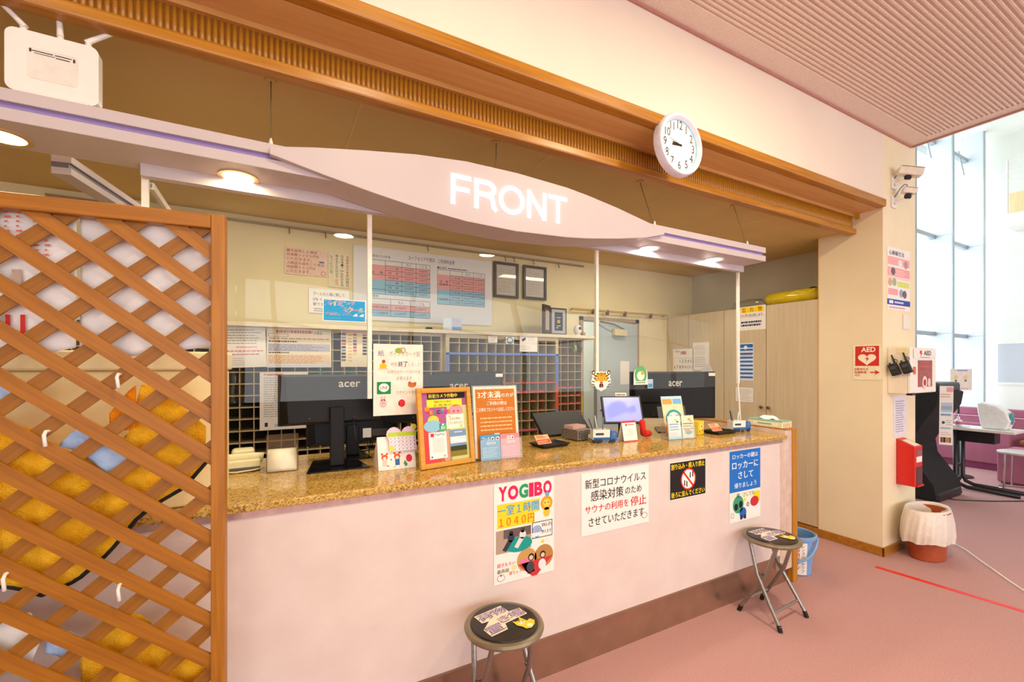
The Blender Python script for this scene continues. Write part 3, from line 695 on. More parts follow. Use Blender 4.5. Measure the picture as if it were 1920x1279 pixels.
pg2 = pigeonholes('pigeonhole_rack', 'framed middle key pigeonhole rack edged with blue and red tape', xm0, xm1, 0.30, 1.705, YM, 3.66, [ony(u, 700, YM)[0] for u in um[1:]], [1.72 - 0.0836 * k for k in range(1, 16)], fr=0.03)
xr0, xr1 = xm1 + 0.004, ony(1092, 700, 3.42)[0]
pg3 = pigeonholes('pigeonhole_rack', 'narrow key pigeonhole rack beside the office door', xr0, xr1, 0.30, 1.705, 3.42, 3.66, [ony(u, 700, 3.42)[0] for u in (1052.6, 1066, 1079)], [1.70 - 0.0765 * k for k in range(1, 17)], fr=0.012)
# coloured tapes on the middle rack
def tape(t, c, x0, z0, x1, z1, yf=YM, base=(0, 0.30)):
    MB().box(x0 - t.location.x, -0.003, z0 - 0.30, x1 - t.location.x, -0.0005, z1 - 0.30).build('tape', mat('tape_' + c.strip('#'), c, 0.5), t)
z3 = 1.72 - 0.0836 * 2
tape(pg2, '#5f82d8', xm0, z3 - 0.012, xm1, z3 + 0.006)
tape(pg2, '#5f82d8', xm0 + 0.002, 0.9, xm0 + 0.026, z3)
tape(pg2, '#5f82d8', xm1 - 0.028, z3 - 0.28, xm1 - 0.002, z3)
tape(pg2, '#e2553c', xm1 - 0.028, z3 - 0.50, xm1 - 0.002, z3 - 0.28)
tape(pg2, '#4a8fe0', xm1 - 0.028, z3 - 0.70, xm1 - 0.002, z3 - 0.50)
for k, c in ((5, '#e04a38'), (6, '#e04a38'), (10, '#c83a78'), (11, '#c83a78')):
    z = 1.72 - 0.0836 * k; tape(pg2, c, xm0 + 0.03, z - 0.007, xm1 - 0.03, z + 0.003)
for k in (3, 4):
    for j in range(0, 11, 1):
        x = ony(um[j] + 6, 700, YM)[0]; z = 1.72 - 0.0836 * k
        tape(pg2, '#3f9c86' if (j + k) % 2 else '#4a78c8', x, z - 0.006, x + 0.03, z + 0.003)
for k in (6, 7, 8):
    for j in range(3, 11):
        x = ony(um[j] + 3, 700, YM)[0]; z = 1.72 - 0.0836 * k
        if random.random() < 0.75: MB().box(x - xm0, 0.012, z - 0.30 + 0.004, x - xm0 + 0.045, 0.10, z - 0.30 + 0.012).build('key_tag', mat('red_key_tag', '#d8402c', 0.5), pg2)
for k in range(6, 11):
    for u in (1047.5, 1054, 1067, 1080):
        x = ony(u + 2, 700, 3.42)[0]; z = 1.70 - 0.0765 * k
        if random.random() < 0.7 and x + 0.06 < xr1: MB().box(x - xr0, 0.01, z - 0.30 + 0.004, x - xr0 + 0.045, 0.09, z - 0.30 + 0.014).build('key_tag', mat('red_key_tag', '#d8402c', 0.5), pg3)
tape(pg3, '#e6d23c', xr1 - 0.012, 1.0, xr1, 1.16)
for k in range(0, 8):
    x = ony(595 + k * 28, 700, 3.40)[0]
    if k in (0, 2): MB().box(x - xl + 0.02, -0.003, 1.4075 - 0.30 - 0.008, x - xl + 0.07, -0.0005, 1.4075 - 0.30 + 0.006).build('tape', mat('tape_green', '#2f8a66', 0.5), pg1)
# long top board
tb = tag(MB().box(xl - 0.03, 3.32, 1.706, 2.73, 3.695, 1.735).build('shelf_board', mat('cream_shelf', '#d9cdb0', 0.45), bev=0.003), 'long cream shelf board on top of the key pigeonholes', 'shelf')
# ------------------------------------------------------------------ price board
pb = sheet_y('price_board', 'white price list board with pink and blue tables', 'notice board', (662, 459), (921, 611), 3.695, mat('board_white', '#dcdce0', 0.35, noise=0.01), th=0.012)
PK, BL = '#e0a0a4', '#8fbfdc'
pb.text('ユーフォリア千里浜　ご利用料金表', .36, .88, .70, .94, '#333338')
pb.text('■一回あたりの料金', .09, .865, .24, .90, '#333338')
def table(x0, y1, x1, y0, n, npink, cols, head=True):
    h = (y1 - y0) / (n + 1)
    pb.rect(x0, y1 - h * (1 + npink), x1, y1 - h, PK); pb.rect(x0, y0, x1, y1 - h * (1 + npink), BL)
    t = 0.0025
    for i in range(n + 2): pb.rect(x0 if i in (0, n + 1, 1, npink + 1) else cols[0], y0 + h * i - 0.003, x1, y0 + h * i + 0.003, '#555560', 2, 'printed_line')
    for x in [x0] + cols + [x1]: pb.rect(x - t / 2, y0, x + t / 2, y1, '#555560', 2, 'printed_line')
    return h
h = table(.09, .83, .515, .36, 6, 3, [.205, .315, .415])
for i, (a, c, d) in enumerate([('一　般', '470円', '200円'), ('団　体', '370円', '190円'), ('障害者', '350円', '140円'), ('一　般', '510円', '250円'), ('団　体', '410円', '200円'), ('障害者', '350円', '180円')]):
    y = .83 - h * (i + 2)
    for tx, xa, xb in ((a, .225, .295), (c, .335, .395), (d, .435, .495)): pb.text(tx, xa, y + h * .3, xb, y + h * .75, '#4a4a58')
pb.text('大人', .345, .83 - h * .72, .385, .83 - h * .2, '#333338'); pb.text('こども', .44, .83 - h * .72, .495, .83 - h * .2, '#333338')
pb.text('浴　場', .11, .83 - h * 2.8, .19, .83 - h * 2.3, '#4a4a58')
pb.text('■会員券', .57, .80, .64, .835, '#333338'); pb.lines(.65, .80, .80, .835, 1, '#555560', rag=0)
h = table(.57, .79, .94, .28, 6, 3, [.665, .76, .85])
for i, (a, c, d) in enumerate([('１年券', '37,700円', '18,850円'), ('半年券', '18,850円', '9,440円'), ('３ヶ月券', '10,470円', '5,230円'), ('１年券', '37,700円', '18,850円'), ('半年券', '18,850円', '9,440円'), ('３ヶ月券', '10,470円', '5,230円')]):
    y = .79 - h * (i + 2)
    for tx, xa, xb in ((a, .68, .745), (c, .77, .845), (d, .86, .935)): pb.text(tx, xa, y + h * .3, xb, y + h * .75, '#4a4a58')
pb.text('大人', .785, .79 - h * .72, .825, .79 - h * .2, '#333338'); pb.text('こども', .87, .79 - h * .72, .92, .79 - h * .2, '#333338')
pb.text('浴　場', .585, .79 - h * 2.6, .65, .79 - h * 2.1, '#4a4a58'); pb.text('会員券', .585, .79 - h * 3.2, .65, .79 - h * 2.7, '#4a4a58')
pb.text('会員券', .585, .79 - h * 6.2, .65, .79 - h * 5.7, '#4a4a58')
pb.text('■回数券', .09, .315, .16, .35, '#333338')
h = table(.09, .30, .515, .06, 2, 1, [.24, .375])
for i, (a, c, d) in enumerate([('浴場回数券', '4,700円', '2,000円'), ('プール回数券', '5,230円', '2,610円')]):
    y = .30 - h * (i + 2)
    for tx, xa, xb in ((a, .11, .225), (c, .27, .345), (d, .41, .485)): pb.text(tx, xa, y + h * .3, xb, y + h * .75, '#4a4a58')
pb.text('大人', .29, .30 - h * .8, .325, .30 - h * .25, '#333338'); pb.text('こども', .42, .30 - h * .8, .475, .30 - h * .25, '#333338')
pb.done()
# ------------------------------------------------------------------ wall notices
s = sheet_y('key_fee_notice', 'pale pink lost key fee notice with red writing on the office wall', 'notice', (534, 463), (614, 520), 3.695, mat('paper_pink', '#e6c9b8', 0.7))
RD = '#b8503c'
for i, tx in enumerate(['鍵を紛失した場合', '作成費３０００円を', 'いただきます。', '入館証を紛失した場合', '作成費５００円を', 'いただきます。']):
    s.text(tx, .04, .84 - .155 * i, [.75, .8, .62, .92, .72, .6][i], .96 - .155 * i, RD, bold=0.01)
s.rect(.80, .52, .92, .58, '#4a70b0'); s.ring(.9, .12, .06, .015, '#d8685a'); s.done()
s = sheet_y('member_notice', 'white notice with vertical red and black writing beside the price board', 'notice', (616, 474), (656, 541), 3.695, mat('paper_ivory', '#e2d8bc', 0.7))
s.vtext('会員券のお客様', .78, .98, .97, .33, '#c2502e', bold=.01); s.vtext('は館内', .78, .98, .33, .03, '#3a3630')
s.vtext('の浴場・プール区分を利', .53, .73, .97, .03, '#3a3630'); s.vtext('用するときは必ず', .28, .48, .97, .27, '#3a3630'); s.vtext('提示', .28, .48, .25, .05, '#d8785a')
s.vtext('してください。', .03, .23, .97, .4, '#3a3630'); s.done()
s = sheet_y('pool_notice', 'white pool cap notice half hidden by the blue swimming sign', 'notice', (579, 540), (655, 590), 3.690, PAPER)
s.text('プールの入場に関して', .1, .72, .88, .86, '#44423e'); s.text('は、', .1, .5, .22, .62, '#44423e'); s.text('キャップの着用必', .26, .5, .88, .62, '#d05a4a'); s.text('要です。', .1, .3, .4, .42, '#44423e'); s.lines(.12, .05, .5, .22, 2, '#8a8680'); s.done()
# framed certificates on the picture rail
def certificate(label, p0, p1, y, lean=0):
    a = ony(*p0, y); c = ony(*p1, y); W, Hh = c[0] - a[0], a[2] - c[2]
    t = thing('certificate_frame', label, 'picture frame', (a[0], y, c[2]), group='black framed certificates')
    f = 0.024; m = mat('frame_black_wood', '#2a2523', 0.35)
    MB().box(0, -0.02, 0, f, 0, Hh).build('frame_side', m, t); MB().box(W - f, -0.02, 0, W, 0, Hh).build('frame_side', m, t)
    MB().box(f, -0.02, 0, W - f, 0, f).build('frame_bottom', m, t); MB().box(f, -0.02, Hh - f, W - f, 0, Hh).build('frame_top', m, t)
    p = Sheet('certificate_paper', None, None, Matrix(((1, 0, 0, f), (0, 0, -1, -0.006), (0, 1, 0, f), (0, 0, 0, 1))), W - 2 * f, Hh - 2 * f, mat('certificate_paper', '#d3cdc4', 0.5), parent=t)
    p.lines(.12, .1, .88, .9, 10, '#b3aca2', fill=.18); p.done()
    MB().box(f, -0.015, f, W - f, -0.0135, Hh - f).build('glass', clear('picture_glass', '#ffffff', 0.7), t)
    return t
certificate('black framed certificate hanging next to the price board', (925, 490), (971, 561), 3.69)
certificate('black framed certificate hanging furthest right on the rail', (980, 497), (1023, 564), 3.69)
# picture rail with hooks
rl = thing('picture_rail', 'thin metal picture rail along the top of the office back wall', 'rail', (-1.2, 3.685, 2.475))
xr_ = ony(1094, 500, 3.685)[0]
MB().box(0, -0.012, 0, xr_ + 1.2, 0.012, 0.014).build('bar', mat('rail_bronze', '#a08b6a', 0.35, 0.5), rl)
for u in (542, 610, 802, 947, 964, 1000, 1047):
    x = ony(u, 480, 3.67)[0] + 1.2
    MB().tube([(x, -0.014, 0.004), (x, -0.018, -0.02), (x + .004, -0.026, -0.036), (x, -0.02, -0.045)], 0.0045, 7).build('rail_hook', mat('hook_bronze', '#8a7650', 0.4, 0.5), rl)
# open double award frame standing on the shelf
YS = 3.47
a = ony(1031, 621, YS)
aw = thing('award_frame', 'open black double award frame standing on the shelf board', 'picture frame', (a[0], YS, 1.7355))
for nm, L, ang, ph in (('l', 0.155, math.radians(180 + 40), 0), ('r', 0.185, math.radians(0 + 0), 1)):
    b = MB().box(0, -0.008, 0, L, 0.008, 0.26).xf(Matrix.Rotation(ang, 4, 'Z')) if ph else MB().box(-L, -0.008, 0, 0, 0.008, 0.275).xf(Matrix.Rotation(math.radians(32), 4, 'Z'))
    b.build('leaf', mat('award_black', '#241f20', 0.4), aw)
    R4 = Matrix.Rotation(0 if ph else math.radians(32), 4, 'Z')
    x0 = 0.016 if ph else -L + 0.03
    M = R4 @ Matrix(((1, 0, 0, x0), (0, 0, -1, -0.0085), (0, 1, 0, 0.02 if ph else .03), (0, 0, 0, 1)))
    s = Sheet('award_mat', None, None, M, L - 0.03 if ph else L - 0.055, 0.225 if ph else 0.21, mat('award_grey', '#a9a9b0', 0.5) if ph else mat('award_brown', '#6b3f30', 0.5), parent=aw)
    if ph:
        s.rect(.2, .12, .8, .88, '#22242a'); s.disc(.5, .5, .12, '#b89a4a', 2); s.rect(.35, .65, .65, .68, '#c8c8c8', 2); s.rect(.35, .3, .65, .33, '#c8c8c8', 2); s.rect(.3, .22, .5, .25, '#c8c8c8', 2)
    else: s.rect(.12, .08, .88, .92, '#b3aa98'); s.lines(.22, .2, .8, .85, 8, '#8d8474', fill=.2)
    s.done()
# small white indoor camera on the shelf
q = ony(1083, 621, 3.47)
t = thing('indoor_camera', 'small white egg-shaped indoor camera on the shelf end', 'camera', (q[0], 3.47, 1.7355))
MB().lathe([(0.03, 0), (0.034, 0.01), (0.02, 0.022)], n=18).build('base', WHITEP, t, smooth=True)
MB().lathe([(0.022, 0.02), (0.038, 0.04), (0.04, 0.07), (0.034, 0.095), (0.018, 0.11), (0.002, 0.114)], n=20).build('body', WHITEP, t, smooth=True)
b = MB().lathe([(0.0, 0), (0.016, 0), (0.016, 0.006), (0, 0.008)], n=16); b.v = [(x, -0.034 - z, y + 0.075) for x, y, z in b.v]; b.build('lens', BLACKG, t)
tag(MB().box(q[0] + 0.05, 3.45, 1.7355, q[0] + 0.08, 3.5, 1.775).build('wooden_block', HONEY, bev=0.002), 'small wooden block beside the white indoor camera', 'block')
t = thing('shelf_leaflet', 'pale blue leaflet standing on the shelf below the price board', 'leaflet', (ony(850, 612, 3.40)[0], 3.42, 1.7355))
s = Sheet('card', None, None, Matrix(((1, 0, 0, -0.08), (0, 0, -1, 0), (0, 1, 0, 0), (0, 0, 0, 1))), 0.16, 0.105, mat('leaflet_blue', '#b4cdec', 0.4), parent=t)
s.poly([(0, .2), (.45, .05), (.45, 1), (0, 1)], '#dce6f4'); s.rect(.5, .05, 1, .35, '#7fa6e0'); s.disc(.75, .65, .12, '#e8b8c8'); s.done()
MB().box(-0.03, 0.001, 0, 0.03, 0.04, 0.004).build('foot', PAPER, t)
tag(MB().box(ony(798, 607, 3.40)[0], 3.37, 1.7355, ony(809, 607, 3.40)[0], 3.41, 1.755).build('stapler', BLACKP, bev=0.006, seg=3), 'small black stapler lying on the shelf board', 'stapler')
# notices taped to the pigeonholes
def stuck(name, label, p0, p1, y, tilt=0.0, m=PAPER, curl=0.0):
    a = ony(*p0, y); c = ony(*p1, y)
    M = M_y(a[0], y, c[2], 0.004) @ Matrix.Rotation(tilt, 4, 'Z')
    return Sheet(name, label, 'notice', M, c[0] - a[0], a[2] - c[2], m, curl=curl)
s = stuck('printed_notice', 'tilted white printed notice furthest left on the pigeonholes', (420, 610), (500, 690), 3.392, 0.03)
s.lines(.1, .55, .95, .93, 6, '#8a8088', fill=.25); s.lines(.3, .46, .9, .52, 1, '#e070a0', fill=.35); s.lines(.05, .28, .95, .44, 2, '#d86a98', fill=.3); s.lines(.1, .05, .5, .25, 4, '#9a9aa0', fill=.2); s.done()
s = stuck('warning_notice', 'wide cream notice with orange headings on the pigeonholes', (500, 612), (621, 689), 3.395, 0.0, PAPER2)
s.text('の発出', .72, .83, .85, .92, '#4a3f38'); s.lines(.14, .83, .7, .92, 1, '#d0602c', fill=.8, rag=0); s.frame(.02, .76, .32, .83, .006, '#333333'); s.lines(.04, .69, .96, .75, 1, '#c8663c', fill=.4, rag=0)
s.lines(.03, .61, .5, .67, 1, '#333333', fill=.6); s.rect(.02, .40, .98, .59, '#b8b4c4', 1); s.lines(.03, .41, .9, .58, 4, '#6a5850', fill=.25); s.lines(.03, .34, .38, .39, 1, '#333333', fill=.6); s.rect(.02, .1, .98, .32, '#ecd3b0', 1); s.lines(.03, .1, .88, .31, 5, '#d4683c', fill=.3); s.rect(0, 0, 1, .08, '#dcdde6', 1); s.done()
s = stuck('staff_table_notice', 'narrow notice with coloured columns next to the screen joint', (639, 617), (695, 688), 3.395, 0.0, PAPER2)
s.rect(.05, .9, 1, .97, '#d89a94', 1)
for i in range(9):
    y = .83 - i * .085; s.rect(.02, y, .16, y + .06, ['#7f8ea8', '#b88a90', '#5a6a90', '#b86a6a', '#3a3a40', '#6a8ab8', '#3a3a40', '#2a3a7a', '#8a7a6a'][i], 2); s.rect(.24, y, .36, y + .025, '#e0a84a', 2)
    if i < 7: s.rect(.40, y, .52, y + .06, ['#b89a8a', '#c8a86a', '#8a6a90', '#4a5a78', '#c05060', '#d070a0', '#e0d090'][i], 2); s.rect(.72, y, .86, y + .06, ['#9a8a80', '#3a3a48', '#5a5a58', '#707078', '#3a3a4a', '#3a3a4a', '#3a4a70'][i], 2)
s.done()
s = stuck('printed_list', 'long white printed list hanging beside the black monitor', (487, 698), (577, 802), 3.39)
s.text('紙', .08, .94, .14, .98, '#d0606a'); s.lines(.15, .93, .5, .98, 1, '#d0606a', fill=.5); s.lines(.08, .22, .9, .92, 18, '#8a9aa8', fill=.25); s.frame(.55, .12, .9, .2, .006, '#555555'); s.rect(.1, .06, .16, .13, '#333333', 2); s.rect(.3, .05, .8, .1, '#a8cdd8', 2); s.done()
s = stuck('member_card_notice', 'white sheet with a dark blue card picture on the middle rack', (974, 628), (1007, 660), 3.336)
s.poly([(.1, .72), (.3, .88), (.36, .74), (.16, .6)], '#585a88', 2); s.lines(.45, .65, .9, .95, 4, '#a09c98', fill=.2); s.lines(.05, .1, .6, .4, 4, '#a09c98', fill=.2); s.done()
s = stuck('small_card', 'small white card stuck at the top of the middle rack', (915, 630), (932, 643), 3.336); s.lines(.1, .15, .9, .9, 4, '#b0786a', fill=.3); s.done()
s = stuck('round_badge_sticker', 'white sticker with a teal badge at the top of the middle rack', (948, 632), (963, 645), 3.336); s.ring(.5, .5, .4, .12, '#4a98a8', 2); s.rect(.1, .12, .9, .35, '#3a8898', 3); s.done()
# bundle of tape and pens hanging at the narrow rack
q = ony(1079, 654, 3.40)
t = thing('tape_roll', 'green and black tape roll hanging on the narrow rack', 'tape roll', (q[0], 3.40, q[2]))
for dx, c in ((-0.03, '#8a9a4a'), (0.03, '#33343a')):
    b = MB().lathe([(0.02, -0.012), (0.036, -0.012), (0.036, 0.012), (0.02, 0.012)], n=20, ring=True); b.v = [(z + dx, y * .6 - 0.025, x) for x, y, z in b.v]; b.build('roll', mat('roll_' + c.strip('#'), c, 0.3), t, smooth='auto')
# hanging pole with clips
p0, p1 = ony(1072, 579, 3.64), ony(1252, 592, 3.64)
t = thing('hanging_pole', 'thin yellow wooden pole with clips above the office door', 'pole', (p0[0], 3.64, p0[2]))
MB().tube([(0, 0, 0), (p1[0] - p0[0], 0, p1[2] - p0[2])], 0.011, 10).build('rod', wood('pole_wood', '#b8923c', '#c9a656', 'x'), t)
for f in (0.20, 0.34, 0.52, 0.8): MB().box((p1[0] - p0[0]) * f - .012, -0.014, -0.04, (p1[0] - p0[0]) * f + 0.012, 0.014, 0.012).build('clip', mat('clip_brown', '#6a4a2c', 0.4), t)
for f in (0.02, 0.98): MB().tube([((p1[0] - p0[0]) * f, 0, 0), ((p1[0] - p0[0]) * f, 0.06, 0.0)], 0.006, 8).build('bracket', STEEL, t)
# ------------------------------------------------------------------ door
d = bpy.data.objects.new('door_1', None); COL.objects.link(d); d.location = (DX0, 3.70, 0); structure(d, 'pale blue-grey office door standing ajar in a brown frame')
FRM = wood('door_frame_wood', '#a08468', '#b39a7e', 'z', 0.5)
MB().box(0, -0.02, 0, 0.04, 0.1, DZ).build('door_frame', FRM, d); MB().box(DX1 - DX0 - 0.05, -0.02, 0, DX1 - DX0, 0.1, DZ).build('door_frame', FRM, d); MB().box(0, -0.02, DZ - 0.04, DX1 - DX0, 0.1, DZ).build('door_frame', FRM, d)
lw = DX1 - DX0 - 0.10
lf = MB().box(-lw, -0.02, 0.012, 0, 0.02, DZ - 0.055).build('door_leaf', mat('door_blue_grey', '#b4c3c8', 0.35, noise=0.03, scale=3), d)
lf.location = (DX1 - DX0 - 0.052, -0.02, 0); lf.rotation_euler = (0, 0, math.radians(13))
MB().box(-lw * .66, -0.065, DZ - 0.2, -lw * .36, -0.021, DZ - 0.13).build('door_closer', mat('closer_cream', '#d9cfa8', 0.4), lf, bev=0.004)
MB().tube([(-lw * .4, -0.05, DZ - 0.13), (-lw * .75, -0.09, DZ - 0.09), (-lw * .98, -0.05, DZ - 0.07)], 0.007, 8).build('closer_arm', STEEL, lf)
MB().box(-lw * .8, -0.024, 0.86, -lw * .60, -0.0205, 1.06).build('vent_grille', mat('door_grille', '#98a8ac', 0.4), lf)
MB().tube([(-lw + .06, -0.02, 1.0), (-lw + 0.06, -0.06, 1.0), (-lw + 0.16, -0.06, 1.0)], 0.009, 8).build('door_handle', STEEL, lf)
MB().box(-lw * .45, -0.022, 1.25, -lw * .22, -0.0205, 1.5).build('door_notice', PAPER, lf)
# ------------------------------------------------------------------ cabinets along the right wall
CAB = wood('cabinet_grain', '#cbb795', '#d6c5a6', 'z', 0.45, 4, 0.02)
XC = 4.08
ysm = [onx(u, 700, XC)[1] for u in (1535, 1436.4, 1357.7, 1291)] + [3.695]
labs = ['beige cupboard nearest the pillar', 'beige cupboard behind the lost property notice', 'beige cupboard with hanging printed sheets', 'beige cupboard carrying the wall calendar']
for i in range(4):
    ya, yb = ysm[i], ysm[i + 1]
    t = thing('cupboard', labs[i], 'cupboard', (XC, ya, 0), group='beige cupboards along the office right wall')
    MB().box(0.02, 0.002, 0.07, 0.42, yb - ya - 0.002, 2.02).build('body', CAB, t)
    MB().box(0.0, 0.003, 0.075, 0.019, yb - ya - 0.003, 2.015).build('door', CAB, t)
    MB().box(0.03, 0.002, 0.0, 0.42, yb - ya - 0.002, 0.07).build('plinth', HONEY, t)
    kn = 0.035 if i in (1, 3) else yb - ya - 0.035
    MB().lathe([(0.006, 0), (0.006, 0.014), (0.015, 0.02), (0.016, 0.028), (0.008, 0.034)], n=14).xf(Matrix.Translation((0, kn, 1.06)) @ Matrix.Rotation(-PI / 2, 4, 'Y')).build('knob', mat('knob_brown', '#6b5134', 0.35, 0.3), t, smooth='auto')
structure(MB().box(XC - 0.006, 2.06, 0.068, XC + 0.10, ysm[0] - 0.002, 2.53).build('trim_cupboard_post', wood('post_wood', '#cfa460', '#dbb678', 'z')))
# lost-property notice etc. on the cupboards
s = sheet_x('lost_property_notice', 'white lost property notice with yellow heading on the cupboard', 'notice', (1386, 577), (1436, 617), XC, PAPER)
s.rect(.08, .74, .92, .97, '#f5dc1e'); s.text('忘', .12, .77, .26, .95, '#d8281c', bold=.02); s.text('れ', .42, .77, .56, .95, '#d8281c', bold=.02); s.text('物', .72, .77, .86, .95, '#d8281c', bold=.02)
s.text('2ヶ月', .06, .55, .30, .69, '#d8384c', bold=.015); s.text('で処分致します。', .31, .55, .92, .68, '#3a3f6a'); s.lines(.08, .14, .9, .40, 2, '#3a3f6a', fill=.6, rag=.1); s.done()
s = sheet_x('blue_table_notice', 'tall notice with blue and white rows on the cupboard', 'notice', (1386.5, 644), (1413, 714), XC, mat('paper_bluewhite', '#dbe6f4', 0.6))
for i in range(9): s.rect(.06, .90 - i * .105, .96, .95 - i * .105, '#2f6fc0')
s.rect(.06, .88, .96, .97, '#2f6fc0', 2); s.disc(.45, .88, .13, '#f0f4fa', 3); s.rect(.1, .66, .9, .69, '#e8b8b8', 2); s.done()
s = sheet_x('white_note', 'slightly crumpled white note low on the cupboard', 'notice', (1380, 726), (1413, 755), XC, PAPER, curl=0.004); s.lines(.1, .1, .92, .9, 8, '#9a9a98', fill=.22); s.done()
s = sheet_x('handwritten_sheet', 'white handwritten sheet hanging on the cupboard above another', 'notice', (1299, 643), (1330, 694), XC, PAPER); s.lines(.12, .55, .9, .92, 6, '#a8a49c', fill=.2); s.lines(.12, .1, .9, .5, 6, '#8a8680', fill=.25); s.done()
s = sheet_x('duty_sheet', 'white sheet with teal bands hanging below the handwritten one', 'notice', (1300, 697), (1331, 751), XC, PAPER, curl=0.006); s.rect(0, .93, 1, .97, '#3a9aa8'); s.rect(0, .62, 1, .64, '#7a8a90'); s.rect(0, .30, 1, .33, '#3a7a90'); s.lines(.1, .05, .9, .9, 10, '#b8b8b4', fill=.2); s.done()
s = sheet_x('wall_calendar', 'white wall calendar with large numbers on the far cupboard', 'calendar', (1262, 655), (1300, 720), XC, PAPER)
s.rect(.1, .9, .35, .96, '#c8c8c8'); s.rect(.38, .84, .68, .93, '#b0b0ae'); s.disc(.54, .885, .07, '#e05a50', 2)
k = 0
for r in range(4):
    for c_ in range(7):
        n = r * 7 + c_ - 1
        if n >= 1: s.text(str(n), .05 + c_ * .133, .60 - r * .17, .145 + c_ * .133, .69 - r * .17, '#d05050' if c_ == 0 else ('#5060c0' if c_ == 6 else '#33343c'), keep=True)
s.rect(.02, .73, .98, .735, '#b06060', 2); s.done()
a = onx(1336, 712, XC)
s = Sheet('slanted_sleeve', 'clear slanted document sleeve between the hanging sheets and the cupboard door', 'sleeve', M_x(XC, a[1] + 0.10, a[2] + .02, 0.004) @ Matrix.Rotation(0.5, 4, 'Z'), 0.13, 0.10, mat('sleeve_pale', '#dfe2e4', 0.25, noise=.01)); s.lines(.1, .2, .9, .8, 3, '#c8ccd0', fill=.2); s.done()
# inflatable tubes on top of the cupboards
t = thing('inflatable_tube', 'bright yellow inflatable pool tube lying on the cupboards', 'inflatable', (4.20, 2.07, 2.021))
ly_ = onx(1437, 560, 4.2)[1] - 2.07
MB().tube([(0, 0.01, 0.062), (0, 0.03, 0.062), (0, ly_ - 0.05, 0.062), (0, ly_ - 0.012, 0.062), (0, ly_, 0.062)], [0.045, 0.06, 0.06, 0.045, 0.015], 20).build('tube', mat('inflatable_yellow', '#d8bc1a', 0.15, noise=0.15, scale=12, coat=0.5), t, smooth=True)
MB().tube([(-0.045, 0.05, 0.107), (-0.058, 0.12, 0.07), (-0.05, 0.2, 0.1), (-0.057, ly_ - .1, 0.05)], 0.004, 6).build('printed_swirl', mat('swirl_gold', '#f0dc6a', 0.3), t)
MB().ball((-0.03, 0.08, 0.117), 0.016, 12, sy=2.0, sz=.4).build('printed_eye', BLACKP, t)
t = thing('clear_inflatable', 'clear deflated inflatable ring lying beyond the yellow tube', 'inflatable', (4.22, 2.07 + ly_ + 0.02, 2.021))
MB().tube([(0, 0, 0.02), (0, 0.04, 0.045), (0, 0.16, 0.05), (0, 0.3, 0.045), (0, 0.36, 0.02)], [0.012, 0.04, 0.048, 0.042, 0.01], 18).build('tube', clear('clear_vinyl', '#e8ece8', 2.0, wavy=.3, body=.12, bodycol='#c8ccc8'), t, smooth=True)
